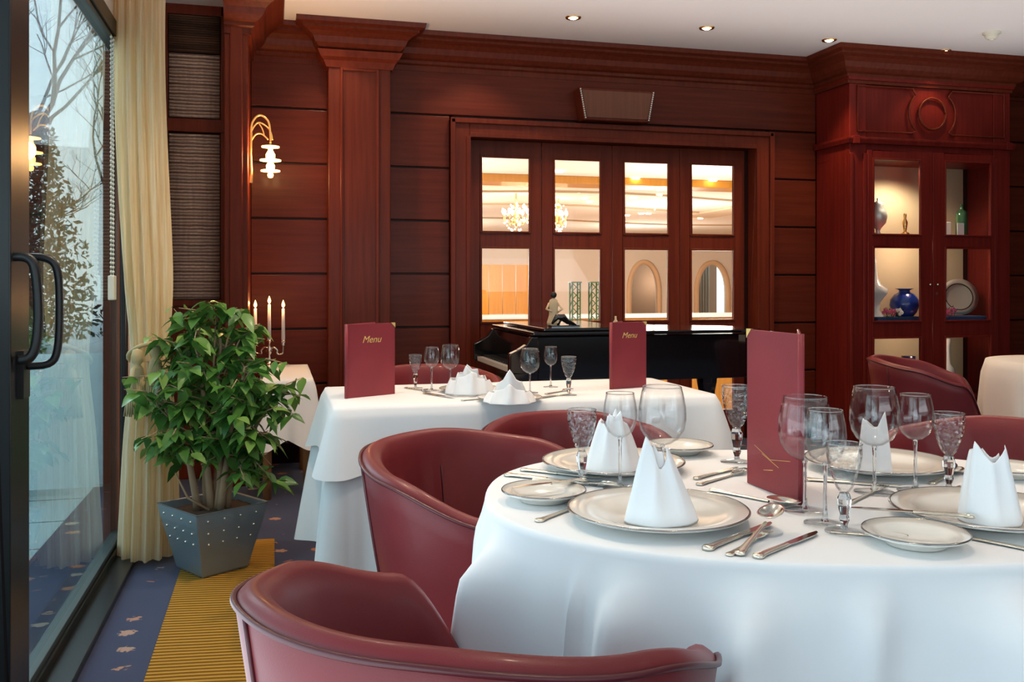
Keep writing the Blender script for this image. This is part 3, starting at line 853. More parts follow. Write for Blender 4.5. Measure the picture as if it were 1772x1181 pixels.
for s_ in (-1, 1):
    pts = []
    xo, xi = s_ * (cw / 2 - .06), s_ * .17
    pts = [(cxm + xi, zf1 - .035), (cxm + xo, zf1 - .035), (cxm + xo, zf0 + .06), (cxm + xi, zf0 + .06)]
    for k in range(9):
        a = -PI / 2 * .75 + k / 8 * PI * .75
        pts.append((cxm + s_ * (.10 + .10 * cos(a)) , zmid + .14 * sin(a) * 1.0))
    pts.append(pts[0])
    m.tube([(x, -.018, z) for x, z in pts], .007, 6)
m.tube([(cxm + .115 * cos(a / 32 * 2 * PI), -.018, zmid + .115 * sin(a / 32 * 2 * PI)) for a in range(33)], .009, 8)
m.build('carved_moulding', MAHF, cab)
drw = (fl1 - fl0) / 2
for k in range(2):
    a0 = fl0 + k * drw + .002; a1 = a0 + drw - .004
    za = [Z(v, ct) for v in (265, 278, 409, 428, 557, 582, 715)]
    m = MB(); stl = .075 if k == 0 else .075
    l_ = a0 + (.035 if k == 0 else .095); r_ = a1 - (.095 if k == 0 else .035)
    m.box(a0, l_, -.03, -.0, .14, za[0]).box(r_, a1, -.03, 0, .14, za[0])
    m.box(l_, r_, -.03, 0, za[1], za[0]).box(l_, r_, -.03, 0, za[3], za[2]).box(l_, r_, -.03, 0, za[5], za[4]).box(l_, r_, -.03, 0, .14, za[6])
    for z1, z0 in ((za[1], za[2]), (za[3], za[4]), (za[5], za[6])):
        molding_rect(m, l_, r_, z0, z1, -.028, .012, .012)
    d = m.build('door', MAHR, cab, bevel=.003)
    for z1, z0 in ((za[1], za[2]), (za[3], za[4]), (za[5], za[6])):
        MB().box(l_ + .008, r_ - .008, -.018, -.014, z0 + .008, z1 - .008).build('pane', DGL, d)
    kx = a1 - .03 if k == 0 else a0 + .03
    MB().ball((kx, -.042, Z(493, ct)), .010, 8).tube([(kx, -.03, Z(493, ct)), (kx, -.042, Z(493, ct))], .005, 6).build('knob', SILVER, d)
    if k: MB().box(kx - .004, kx + .004, -.036, -.03, Z(508, ct) - .01, Z(508, ct) + .008).build('keyhole_plate', SILVER, d)
zsA, zsB, zsC = Z(407, ct), Z(556, ct), .14
for z in (zsA, zsB): MB().box(.03, cw - .03, .02, cd - .02, z - .02, z).build('shelf', MAHR, cab)
spot('cabinet_lamp', (XC0 + cw / 2 - .1, YC + .10, 2.04), 22, (1, .82, .6), 150, .6, .04)
point('cabinet_shelf_fill', (XC0 + (fl0 + fl1) / 2, YC + .06, zsA - .06), 6.0, (1, .85, .62), .03)  # unseen lights added under the shelves to brighten the cabinet inside
point('cabinet_shelf_fill', (XC0 + (fl0 + fl1) / 2, YC + .06, zsB - .06), 2.5, (1, .85, .62), .03)
def inc(u, dy): # x of a column at a given depth in the cabinet
    return XY(u, YC + dy)[0]
def lath(name, prof, mt, u, dy, z, lab, cat, grp=None, sx=1, n=28, sy=1):
    o = MB().lathe(prof, n, sx=sx, sy=sy).build(name, mt, None, loc=(inc(u, dy), YC + dy, z))
    return tag(o, lab, cat, grp)
lath('silver_urn', [(.001, 0), (.035, 0), (.03, .012), (.014, .03), (.02, .05), (.055, .09), (.068, .14), (.06, .185), (.036, .215), (.04, .23), (.02, .25), (.006, .26), (.009, .275), (.001, .28)], mat('matt_silver', (.75, .75, .72), .4, .6), 1519, .16, zsA, 'round silver lidded urn on the upper shelf of the display cabinet', 'urn')
lath('gilt_figurine', [(.001, 0), (.032, 0), (.030, .02), (.010, .03), (.016, .07), (.02, .1), (.008, .13), (.012, .15), (.010, .165), (.001, .17)], BRASS, 1566, .14, zsA, 'small gilt figurine right of the silver urn in the display cabinet', 'figurine')
o = MB().box(-.035, .035, -.02, .02, 0, .11).build('white_box', PORW, None, .004, loc=(inc(1636, .16), YC + .16, zsA)); tag(o, 'small white box on the upper shelf behind the right cabinet door', 'box')
lath('green_bottle', [(.001, 0), (.042, 0), (.045, .02), (.045, .16), (.036, .19), (.014, .205), (.012, .24), (.016, .245), (.001, .245)], GREEN, 1664, .14, zsA, 'dark green bottle on the upper shelf of the display cabinet', 'bottle')
o = MB().box(-.03, .03, -.004, .0, .03, .13).build('white_card', PORW, None, .001, loc=(inc(1662, .09), YC + .09, zsA - .03)); tag(o, 'small white card leaning before the green bottle', 'card')
lath('white_vase', [(.001, 0), (.085, 0), (.075, .02), (.04, .08), (.05, .14), (.095, .20), (.10, .235), (.05, .27), (.028, .33), (.018, .42), (.022, .46), (.012, .46)], PORW, 1512, .2, zsB + .001, 'tall white porcelain vase at the left of the middle cabinet shelf', 'vase')
lath('cobalt_vase', [(.001, 0), (.06, 0), (.085, .03), (.105, .08), (.10, .125), (.07, .165), (.04, .18), (.038, .195), (.06, .205), (.066, .208), (.034, .205), (.03, .18)], BLUE, 1565, .15, zsB + .03, 'round cobalt blue vase with a flared lip on the middle cabinet shelf', 'vase', None, 1.0, 36)
for (u, wd, lab) in ((1545, .19, 'navy cloth pad under the blue vase in the display cabinet'), (1662, .17, 'navy cloth pad under the oval dish in the display cabinet')):
    o = MB().box(-wd, wd, -.08, .1, 0, .03).build('cloth_pad', BLUEC, None, .006, loc=(inc(u, .15), YC + .15, zsB)); tag(o, lab, 'cloth pad')
# oval dish leaning on the back
dish = thing('oval_dish', 'large oval silver dish with engraved rim standing up behind the right cabinet door', 'dish', (inc(1657, .2), YC + .20, zsB + .03))
MT = Matrix.Translation((0, 0, .142)) @ Matrix.Rotation(R(82), 4, 'X')
MB().lathe([(.001, 0), (.085, .002), (.105, .012), (.14, .02), (.142, .023), (.104, .016), (.084, .006), (.001, .004)], 48, MT, True, 1.22, .98).build('plate', mat('engraved_platter', (.75, .72, .64), .35, .5), dish)
MB().lathe([(.098, .016), (.102, .020), (.106, .018)], 48, MT, True, 1.22, .98).build('rim_line', mat('dark_line', (.05, .03, .02), .5), dish)
def flowers(u, dy, z, mt, lab, n=14, r=.05, seed=1, extra=None):
    rd = random.Random(seed)
    t = thing('flower_posy', lab, 'flowers', (inc(u, dy), YC + dy, z))
    m = MB(); lf = MB()
    for k in range(n):
        c = (rd.uniform(-r, r), rd.uniform(-.02, .02), rd.uniform(.012, .055))
        for q in range(5):
            a = q / 5 * 2 * PI
            m.ball((c[0] + .008 * cos(a), c[1] - .004, c[2] + .008 * sin(a)), .0065, 4)
        lf.tube([(c[0] * .6, 0, 0), c], .002, 4)
        d = Vector((rd.uniform(-.02, .02), 0, rd.uniform(0, .02)))
        lf.add([c, Vector(c) + d + Vector((.006, 0, 0)), Vector(c) + d * 1.6, Vector(c) + d - Vector((.006, 0, 0))], [(0, 1, 2, 3)])
    m.build('blossoms', mt, t); lf.build('stems', FARGREEN, t)
flowers(1540, .06, zsB + .03, PINK, 'pink and white flower posy left of the blue vase', 12, .05, 3)
flowers(1553, .05, zsB + .03, PWHITE, 'white flower posy at the foot of the blue vase', 8, .025, 5)
flowers(1645, .06, zsB + .03, PINK, 'pink flower posy lying before the oval dish', 16, .06, 4)
lath('white_jar', [(.001, 0), (.05, 0), (.06, .03), (.055, .08), (.03, .11), (.028, .25), (.035, .3), (.001, .3)], PORW, 1638, .14, Z(660, ct), 'white porcelain jar with a dark emblem on the lower cabinet shelf', 'jar')
lath('blue_bottle_vase', [(.001, 0), (.05, 0), (.055, .1), (.045, .22), (.05, .3), (.001, .3)], mat('navy_glaze', (.01, .015, .07), .2, coat=.5), 1572, .16, Z(690, ct), 'dark navy vase low behind the left cabinet door', 'vase')
MB().box(.03, cw - .03, .02, cd - .02, Z(690, ct) - .02, Z(690, ct)).build('shelf', MAHR, cab)
o = MB().box(-.07, .07, -.06, .06, 0, Z(660, ct) - Z(690, ct)).build('plinth_block', MAHD, None, loc=(inc(1638, .14), YC + .14, Z(690, ct))); tag(o, 'dark block under the white porcelain jar in the cabinet', 'plinth')
flowers(1558, .05, Z(690, ct), YEL, 'small yellow flower posy on the lower cabinet shelf', 5, .02, 8)

# ================================================================== TUB CHAIRS
def rimh(ph):      # ph: angle from the middle of the back, radians
    a = abs(math.degrees(ph))
    h = .775 - .035 * sm(20, 80, a) - .07 * sm(70, 118, a)
    return h - (h - .46) * sm(114, 150, a)
def make_chair(label, cat='chair'):
    t = thing('tub_chair', label, cat, (0, 0, 0), 0, 'burgundy tub chairs')
    n = 120
    def pt(r, ph, z): return (-r * cos(ph), r * sin(ph) * 1.0, z)
    sec = 26
    def shell(a, q):
        ph = -PI + a * 2 * PI; H = rimh(ph)
        k = q * sec
        if k <= 12:                       # outside, bottom to rim
            s = k / 12; z = .10 + s * (H - .014 - .10)
            r = .205 + .125 * (s * (H - .1) / .655) ** .85 + .006 * sin(s * PI)
        elif k <= 17:                     # rolled rim
            s = (k - 12) / 5; z = H - .014 + .014 * sin(s * PI) + .004 * s
            ro = .205 + .125 * ((H - .1) / .655) ** .85
            r = ro - .044 * s
        else:                             # inside, rim to seat
            s = (k - 17) / 9; H2 = H - .012
            z = H2 - s * max(.02, H2 - .40)
            ro = .205 + .125 * ((H - .1) / .655) ** .85 - .044
            pleat = .0035 * max(0, sin(ph * 26 + 2.2 * s)) * sm(0, .35, s) * (1 if abs(ph) < 1.2 else .3)
            r = ro - .045 * s ** .8 - pleat
        return pt(r, ph, z)
    MB().grid(shell, n, sec, True, False).build('shell', LEA, t)
    m = MB()
    pts = []
    for k in range(n + 1):
        ph = -R(150) + k / n * R(300); H = rimh(ph)
        pts.append(pt(.205 + .125 * ((H - .1) / .655) ** .85 + .0015, ph, H - .012))
    m.tube(pts, .0042, 6); m.build('piping', LEAD, t)
    for s_ in (-1, 1):
        m = MB(); ph = R(22) if s_ > 0 else R(-48)
        for q in range(1):
            pts = [tuple(Vector(shell((ph + PI) / (2 * PI), k / sec)) * 1.0) for k in range(0, 13)]
            pts = [(x * 1.004, y * 1.004, z) for x, y, z in pts]
            m.tube(pts, .004, 6)
            pts2 = [tuple(Vector(shell((ph + PI) / (2 * PI), k / sec))) for k in range(19, 26)]
            m.tube([(x * .995, y * .995, z) for x, y, z in pts2], .0025, 6)
        m.build('seam', LEAD, t)
    m = MB()
    def seat(a, q):
        th = a * 2 * PI; rr = q
        r = .232 * rr; z = .445 + .02 * (1 - rr ** 4)
        return (r * cos(th) + .02, r * sin(th), z if q < 1 else .40)
    m.grid(seat, 48, 10, True, False); m.build('seat', LEA, t)
    MB().lathe([(.001, .0), (.17, .0), (.18, .012), (.17, .03), (.16, .10), (.001, .11)], 32).build('plinth', BLK2, t)
    return t
def camang(a): return R(a) - YAW      # facing given in the camera's plan -> room
ch0 = make_chair('nearest burgundy leather tub chair, its seamed back turned to us beside the gold runner')
x, y = W(-.04, 1.30); ch0.location = (x, y, 0); ch0.rotation_euler = (0, 0, camang(56)); ch0.scale = (1.03, 1.03, 1)
CHG = 'burgundy tub chairs'
def chair(lat, t, a, lab, s=1.0, dz=0):
    x, y = W(lat, t); c = dup(ch0, (x, y, dz), camang(a), lab, CHG); c.scale = (s, s, 1); return c
chair(-.01, 2.20, -30, 'burgundy tub chair with pleated inner back between the rectangular table and the round table', 1.06)
chair(.215, 2.74, -70, 'dark burgundy tub chair behind the round table, partly hidden by the white napkin', .96).scale.z = .96
chair(1.28, 2.42, -140, 'burgundy tub chair behind the right end of the round table', 1.02)
chair(2.22, 4.78, -25, 'dark burgundy tub chair pulled up to the small round table before the cabinet', .98)
chair(-.36, 4.12, -80, 'red-orange rimmed tub chair behind the rectangular table, left of the piano', 1.0, 0)

# ================================================================== TABLES AND CLOTHS
def table(name, lab, x, y, rz, hx, hy, h, top_mat=BEECH, rnd_=False):
    t = thing(name, lab, 'table', (x, y, 0), rz)
    m = MB()
    if rnd_:
        m.prism([(hx * cos(k / 40 * 2 * PI), hy * sin(k / 40 * 2 * PI)) for k in range(40)], h - .035, h - .004)
    else: m.box(-hx, hx, -hy, hy, h - .035, h - .004)
    m.build('tabletop', top_mat, t)
    for sx in (-1, 1):
        for sy in (-1, 1):
            f = .6 if rnd_ else .88
            MB().tube([(sx * hx * f, sy * hy * f, 0), (sx * hx * f, sy * hy * f, h - .035)], [.022, .026], 12).build('leg', top_mat, t)
    return t
# round (slightly oval) table
tcx, tct, ta, tb_ = .585, 1.815, .64, .472
cxw, cyw = W(tcx, tct)
table('dining_table', 'large oval dining table hidden under its white cloth', cxw, cyw, -YAW, ta - .06, tb_ - .05, .75, BEECH, True)
def oval(th, a, b_, n=2.35):
    c, s = cos(th), sin(th)
    r = (abs(c) ** n + abs(s) ** n) ** (-1 / n)
    return (a * r * c, b_ * r * s)
def cl_fn(a, q):
    th = a * 2 * PI; K = q * 40
    if K <= 10:
        rr = K / 10 * .985; x, y = oval(th, ta * rr, tb_ * rr); return (x, y, .75)
    if K <= 16:
        s = (K - 10) / 6; off = .985 + .015 * sin(s * PI / 2)
        x, y = oval(th, ta * off, tb_ * off); return (x, y, .75 - .018 * (1 - cos(s * PI / 2)))
    s = (K - 16) / 24
    z = .732 - s * (.732 - .06)
    f = 0
    for (kk, ph, am) in ((9, .4, .014), (14, 2.1, .014), (27, 4.4, .006), (5, 1.0, .010)): f += am * sin(kk * th + ph + .5 * s)
    amp = sm(0, .14, s) * (.6 + .4 * s)
    ridge = 0
    for (pth, w_, h_) in ((R(226), .012, .022), (R(234), .05, .040), (R(251), .05, .05), (R(266), .05, .045), (R(284), .06, .06), (R(303), .05, .06), (R(318), .04, .04), (R(205), .07, .045), (R(190), .05, .03)):
        d = (th - pth + .10 * s * (1 if h_ > .03 else 0) + PI) % (2 * PI) - PI
        ridge += 1.5 * h_ * math.exp(-(d / w_) ** 2)
    off = .012 * sm(0, .1, s) + .055 * s + (f + ridge) * amp
    x, y = oval(th, ta, tb_)
    l = math.hypot(x, y); return (x + x / l * off, y + y / l * off, z)
o = MB().grid(cl_fn, 320, 40, True, False).build('tablecloth', LINEN, None, loc=(cxw, cyw, .0008), rz=-YAW)
tag(o, 'white cloth draped in soft folds to the floor over the large oval table', 'tablecloth')
# close the centre of the top is part of the same sheet (radius 0)

# rectangular table 2
T2 = (.20, 1.60, 3.10, 3.72)
t2x, t2y = (T2[0] + T2[1]) / 2, (T2[2] + T2[3]) / 2
h2x, h2y = (T2[1] - T2[0]) / 2, (T2[3] - T2[2]) / 2
table('dining_table', 'rectangular dining table under a double white cloth near the piano', t2x, t2y, 0, h2x - .03, h2y - .03, .748)
def rrect(a, hx, hy, rc):
    """point and outward normal on a rounded rectangle, a in 0..1"""
    L1, L2, Lc = 2 * (hx - rc), 2 * (hy - rc), PI / 2 * rc
    tot = 2 * L1 + 2 * L2 + 4 * Lc; d = (a % 1) * tot
    segs = [('e', L2, (hx, -hy + rc), (0, 1), (1, 0)), ('c', Lc, (hx - rc, hy - rc), 0), ('e', L1, (hx - rc, hy), (-1, 0), (0, 1)), ('c', Lc, (-hx + rc, hy - rc), PI / 2),
            ('e', L2, (-hx, hy - rc), (0, -1), (-1, 0)), ('c', Lc, (-hx + rc, -hy + rc), PI), ('e', L1, (-hx + rc, -hy), (1, 0), (0, -1)), ('c', Lc, (hx - rc, -hy + rc), 1.5 * PI)]
    for s in segs:
        if d <= s[1] + 1e-9:
            if s[0] == 'e': return s[2][0] + s[3][0] * d, s[2][1] + s[3][1] * d, s[4][0], s[4][1], 0.0
            an = s[3] + d / rc
            return s[2][0] + rc * cos(an), s[2][1] + rc * sin(an), cos(an), sin(an), sin(d / s[1] * PI)
        d -= s[1]
    return hx, -hy + rc, 1, 0, 0
def drape(hx, hy, rc, top, hem, flare, fold, nf, corner_drop=0, corner_out=0, seed=0, nvert=22):
    rd = random.Random(seed); phs = [rd.uniform(0, 6) for _ in range(4)]
    nt_ = 8
    def fn(a, q):
        K = q * (nt_ + nvert)
        x, y, nx, ny, c = rrect(a, hx, hy, rc)
        if K <= nt_: s = K / nt_; return (x * s, y * s, top)
        s = (K - nt_) / nvert
        cc = 0
        for sx in (-1, 1):
            for sy in (-1, 1):
                cc = max(cc, math.exp(-(math.hypot(x - sx * hx, y - sy * hy) / .11) ** 2))
        z = top - .012 * sm(0, .15, s) - s * (top - hem + corner_drop * cc)
        f = fold * s ** .8 * (.5 * sin(nf * 2 * PI * a + phs[0]) + .35 * sin(nf * 1.7 * 2 * PI * a + phs[1]) + .15 * sin(nf * 3.1 * 2 * PI * a + phs[2])) * (.35 + 1.3 * cc)
        off = .012 * sm(0, .12, s) + flare * s + f + corner_out * cc * s
        return (x + nx * off, y + ny * off, z)
    return MB().grid(fn, 420, nt_ + nvert, True, False)
o = drape(h2x, h2y, .025, .7485, .17, .02, .045, 16, 0.0, .03, 3).build('tablecloth', LINEN, None, loc=(t2x, t2y, 0))
tag(o, 'long white undercloth hanging in folds around the rectangular table', 'tablecloth')
o = drape(h2x + .004, h2y + .004, .02, .7515, .56, .022, .010, 5, .03, .05, 7).build('overcloth', LINEN, None, loc=(t2x, t2y, 0))
tag(o, 'short square white overcloth laid on top of the rectangular table', 'tablecloth')
# candle table
c4 = (-.065, .20, 5.0, 5.93)
c4x, c4y = (c4[0] + c4[1]) / 2, (c4[2] + c4[3]) / 2
table('side_table', 'low beech side table under a white cloth against the panelled wall', c4x, c4y, 0, .12, .44, .65)
o = drape(.135, .463, .015, .652, .36, .015, .014, 12, .07, .05, 5).build('tablecloth', LINEN, None, loc=(c4x, c4y, 0))
tag(o, 'white cloth with pointed corners on the side table holding the candelabrum', 'tablecloth')
# small round table by the cabinet
fx, fy = W(3.03, 4.80)
table('cafe_table', 'small round table under a cream cloth in front of the display cabinet', fx, fy, 0, .44, .44, .75, BEECH, True)
def cl2(a, q):
    th = a * 2 * PI; K = q * 26
    if K <= 4: return (.47 * K / 4 * cos(th), .47 * K / 4 * sin(th), .753)
    s = (K - 4) / 22
    off = .015 * sm(0, .1, s) + .05 * s + .022 * sin(14 * th) * s ** .7 + .01 * sin(23 * th + 1) * s
    return ((.47 + off) * cos(th), (.47 + off) * sin(th), .753 - .01 * sm(0, .1, s) - s * .68)
o = MB().grid(cl2, 200, 26, True, False).build('tablecloth', CREAM, None, loc=(fx, fy, 0))
tag(o, 'long cream cloth on the small round table in front of the cabinet', 'tablecloth')

# ================================================================== TABLEWARE
TZ = .7515
T2Z = .7522
def glass(kind):
    t = thing('wine_glass', 'x', 'glass')
    if kind == 'big':
        H, bb, r0, r1, rt, bz = .210, .095, .006, .0475, .038, .145
        bowl = [(.0045, .092), (.018, .096), (.034, .107), (.044, .124), (.0478, .145), (.047, .168), (.043, .192), (.0385, .210)]
        mt, foot = BOWL, .039
    elif kind == 'white':
        bowl = [(.004, .105), (.014, .108), (.026, .118), (.0335, .135), (.0355, .152), (.034, .172), (.030, .192), (.029, .198)]
        mt, foot = BOWL, .036
    else:
        bowl = [(.006, .068), (.014, .078), (.021, .095), (.027, .115), (.030, .132), (.0305, .145), (.030, .155)]
        mt, foot = CUT, .033
    inner = [(max(.001, r - .0014), z + .0012) for r, z in bowl]
    inner[-1] = (bowl[-1][0] - .0012, bowl[-1][1])
    prof = [(.0008, bowl[0][1] - .001)] + bowl + inner[::-1] + [(.0008, inner[0][1] + .001)]
    # refine profile smoothly
    MB().lathe(prof, 48 if kind != 'cut' else 24, None, kind != 'cut').build('bowl', mt, t)
    MB().tube([(bowl[-1][0] * cos(k / 48 * 2 * PI), bowl[-1][0] * sin(k / 48 * 2 * PI), bowl[-1][1]) for k in range(49)], .0009, 5).build('lip', SOLG, t)
    z0 = bowl[0][1]
    if kind == 'cut':
        st = [(.0008, .0045), (.006, .006), (.005, .012), (.009, .022), (.0075, .03), (.011, .045), (.012, .058), (.009, z0), (.0008, z0)]
        MB().lathe(st, 8, None, False).build('stem', SOLG, t)
    else:
        st = [(.0008, .003), (.008, .005), (.0042, .014), (.0034, .03), (.0033, z0 - .02), (.0042, z0 - .004), (.005, z0), (.0008, z0 + .001)]
        MB().lathe(st, 16).build('stem', SOLG, t)
    MB().lathe([(.0008, 0), (foot, 0), (foot, .0012), (foot * .6, .0025), (.007, .0048), (.0008, .005)], 40).build('foot', BOWL, t)
    return t
protos = {k: glass(k) for k in ('big', 'white', 'cut')}
used = set()
def place_glass(kind, u, v, lab, grp, z=TZ, s=1.0, rz=0):
    x, y = P(u, v, z)
    if kind not in used:
        used.add(kind); g_ = protos[kind]
        g_.location = (x, y, z); g_['label'] = lab; g_['group'] = grp; g_.rotation_euler = (0, 0, rz)
        g_['category'] = 'glass'
        if s != 1: g_.scale = (s,) * 3
        return g_
    g_ = dup(protos[kind], (x, y, z), rz, lab, grp); g_.scale = (s,) * 3; return g_
G1 = 'wine glasses on the oval table'
G2 = 'wine glasses on the rectangular table'
place_glass('cut', 1007, 838, 'cut-stem crystal glass left of the napkin on the back plate of the oval table', G1, s=1.0)
place_glass('white', 1073, 845, 'slender white-wine glass in front of the tall napkin on the back plate', G1, s=.98)
place_glass('big', 1146, 850, 'large red-wine glass behind the nearest tall napkin', G1, s=1.0)
place_glass('cut', 1275, 800, 'cut crystal glass just left of the tall menu standing on the oval table', G1, s=1.15)
place_glass('big', 1393, 885, 'large red-wine glass standing against the right edge of the tall menu', G1, s=1.0)
place_glass('white', 1428, 907, 'white-wine glass right of the large glass beside the menu spine', G1, s=1.0)
place_glass('cut', 1461, 921, 'flared cut crystal glass nearest the front edge of the oval table', G1, s=.96)
place_glass('big', 1513, 852, 'large red-wine glass in front of the small napkin on the far plate', G1, s=1.0)
place_glass('white', 1584, 850, 'white-wine glass between the large glass and the cut glass at the right', G1, s=.98)
place_glass('cut', 1642, 848, 'cut crystal glass left of the right-hand napkin', G1, s=1.0)
place_glass('cut', 719, 672, 'small cut crystal glass right of the first menu on the rectangular table', G2, T2Z, .86)
place_glass('white', 747, 676, 'slender glass between the cut glass and the large glass on the rectangular table', G2, T2Z, .85)
place_glass('big', 779, 672, 'large wine glass touching the fan-folded napkin on the rectangular table', G2, T2Z, .82)
place_glass('big', 917, 680, 'large wine glass in front of the black piano', G2, T2Z, .80)
place_glass('white', 953, 670, 'middle slender glass of three in front of the piano', G2, T2Z, .82)
place_glass('cut', 984, 684, 'cut crystal glass at the right end of three before the piano', G2, T2Z, .92)

def plate(name, r, u, v, z, lab, grp, first=None):
    x, y = P(u, v, z)
    if first: return dup(first, (x, y, z), 0, lab, grp)
    t = thing(name, lab, 'plate', (x, y, z), 0, grp)
    MB().lathe([(.0008, 0), (r * .55, 0), (r * .60, .003), (r * .70, .010), (r * .98, .018), (r, .020), (r * .985, .0225), (r * .70, .014), (r * .60, .0075), (.0008, .006)], 72).build('dish', PORC, t)
    MB().lathe([(r * .993, .0195), (r * 1.002, .0213), (r * .985, .0232), (r * .975, .0224)], 72).build('rim_band', RIMM, t)
    return t
GP = 'charger plates'; GB = 'bread plates'
chg = plate('charger_plate', .160, 1138, 899, TZ, 'large porcelain plate under the tallest napkin at the front of the oval table', GP)
plate('', 0, 1061, 812, TZ, 'large porcelain plate under the napkin at the back left of the oval table', GP, chg)
plate('', 0, 1520, 812, TZ, 'large porcelain plate behind the glasses at the back right of the oval table', GP, chg)
plate('', 0, 1706, 899, TZ, 'large porcelain plate under the right-hand napkin', GP, chg)
plate('', 0, 812, 678, T2Z, 'white plate under the wide fan napkin on the rectangular table', GP, chg).scale = (.72, .72, .7)
plate('', 0, 882, 694, T2Z, 'white plate under the pointed napkin on the rectangular table', GP, chg).scale = (.72, .72, .7)
bp = plate('bread_plate', .082, 1584, 942, TZ, 'white bread plate with a knife across it at the front of the oval table', GB)
plate('', 0, 941, 866, TZ, 'small bread plate with a butter knife at the left edge of the oval table', GB, bp)
plate('', 0, 1176, 784, TZ, 'small cream bread plate at the far back edge of the oval table', GB, bp)
plate('', 0, 1745, 824, TZ, 'small bread plate behind the right-hand napkin', GB, bp)

def napkin(u, v, z, lab, cols, top=.45, lean=(0, 0), inner=None):
    """standing folded linen. cols: (angle, base radius, height) of the fold lines, ridges and valleys alternating"""
    x, y = P(u, v, z)
    m = MB()
    def sheet(cs, k_, z0):
        n = len(cs); rows = 5
        def fn(a, q):
            k = round(a * n) % n; an, r0, h = cs[k]
            ridge = .16 if k % 2 == 0 else -.26
            f = 1 - (1 - top) * q ** 1.15 + ridge * (sin(q * PI) * .6 + .4 * q)
            r = r0 * f * k_ * 1.10
            return (r * cos(R(an)) + lean[0] * q * h / .15, r * sin(R(an)) + lean[1] * q * h / .15, z0 + (h - z0) * q)
        m.grid(fn, n, rows, True, False, True)
    sheet(cols, 1.0, 0)
    if inner: sheet(inner, .62, .012)
    o = m.build('folded_napkin', NAPK, None, loc=(x, y, z), rz=-YAW, solid=.0014)
    o.modifiers.new('soft', 'SUBSURF').levels = 1; o.modifiers['soft'].render_levels = 1
    return tag(o, lab, 'napkin', 'folded napkins')
Zp = TZ + .0085
napkin(1142, 900, Zp, 'tall pointed napkin standing on the nearest plate of the oval table',
       [(203, .066, .156), (232, .056, .132), (258, .058, .100), (285, .050, .086), (315, .056, .112), (342, .060, .140), (8, .066, .112), (50, .05, .09), (95, .05, .125), (130, .045, .10), (160, .05, .13), (182, .058, .13)], .30, (-.006, 0),
       [(225, .05, .150), (270, .045, .11), (330, .05, .13), (20, .05, .09), (90, .05, .12), (160, .05, .11)])
napkin(1060, 812, Zp, 'tall folded napkin on the back left plate of the oval table',
       [(196, .064, .118), (222, .054, .09), (250, .060, .142), (275, .05, .105), (300, .060, .148), (328, .052, .10), (350, .066, .108), (30, .05, .08), (80, .055, .12), (120, .05, .09), (155, .055, .12), (176, .05, .1)], .46, (.0, 0),
       [(215, .05, .13), (250, .05, .10), (290, .05, .155), (340, .05, .10), (60, .05, .13), (140, .05, .1)])
napkin(1510, 818, Zp, 'small upright napkin seen through the large glass on the far plate',
       [(200, .040, .13), (235, .034, .10), (265, .040, .10), (290, .034, .11), (320, .040, .148), (345, .036, .11), (20, .04, .10), (60, .035, .09), (100, .04, .12), (150, .035, .10)], .62)
napkin(1713, 902, Zp, 'two-pointed napkin standing on the plate at the right edge of the picture',
       [(200, .052, .152), (228, .044, .118), (255, .050, .104), (280, .042, .108), (305, .050, .134), (335, .044, .138), (0, .056, .118), (45, .045, .09), (95, .05, .12), (140, .045, .10), (170, .05, .13), (186, .046, .12)], .55, (-.004, 0),
       [(215, .05, .14), (260, .045, .10), (320, .05, .13), (20, .05, .10), (90, .05, .12), (160, .05, .11)])
def fan(h, r, n, seed):
    rd = random.Random(seed); out = []
    for k in range(n * 2):
        a = k / (n * 2) * 360
        out.append((a, r * (1.12 if k % 2 == 0 else .8), h * (rd.uniform(.82, 1.0) if k % 2 == 0 else .58) * (1 - .42 * abs(cos(R(a))))))
    return out
napkin(812, 680, T2Z + .006, 'wide fan-folded napkin on the rectangular table left of its pair', fan(.112, .086, 9, 3), .78, (0, 0), fan(.14, .09, 7, 5))
napkin(882, 696, T2Z + .006, 'pointed napkin on the rectangular table right of the wide fan', fan(.085, .084, 8, 8), .74, (0, 0), fan(.150, .085, 4, 9))

# cutlery: each runs along +x, handle end at the origin
def handle_prof(m, l0, l1, w0, w1, h=.004):
    n = 14
    def fn(a, q):
        x = l0 + a * (l1 - l0); w_ = w0 + (w1 - w0) * a; w_ *= 1 + .25 * math.exp(-((a - .04) / .06) ** 2) + .12 * math.exp(-((a - .9) / .05) ** 2)
        th = q * 2 * PI; return (x, w_ * cos(th), h * .8 + h * .7 * sin(th))
    m.grid(fn, n, 12, False, True)
    m.lathe([(.001, 0), (w0 * 1.2, .0), (w0 * 1.2, h * .9), (w0, h * 1.4), (.001, h * 1.5)], 12, Matrix.Translation((l0, 0, 0)))
    return m
def make_knife():
    t = thing('table_knife', 'x', 'knife')
    handle_prof(MB(), .003, .095, .0085, .006, .0045).build('handle', ENGR, t)
    MB().prism([(.095, -.006), (.12, -.0085), (.18, -.0085), (.20, -.003), (.207, .004), (.18, .0065), (.095, .006)], .0035, .0055).build('blade', SILVER, t, bevel=.0006)
    return t
def make_fork():
    t = thing('table_fork', 'x', 'fork')
    handle_prof(MB(), .003, .125, .0075, .003, .003).build('handle', ENGR, t)
    m = MB()
    def hd(a, q):
        x = .123 + a * .03; w_ = .003 + .0095 * sm(0, .8, a); return (x, w_ * (q * 2 - 1), .005 + .003 * a)
    m.grid(hd, 6, 4)
    for k in range(4):
        yy = (k - 1.5) * .0058
        m.tube([(.152, yy, .008), (.17, yy * 1.02, .0075), (.195, yy, .006)], [.0019, .0017, .0009], 6)
    o_ = m.build('tines', SILVER, t, solid=.0015)
    return t
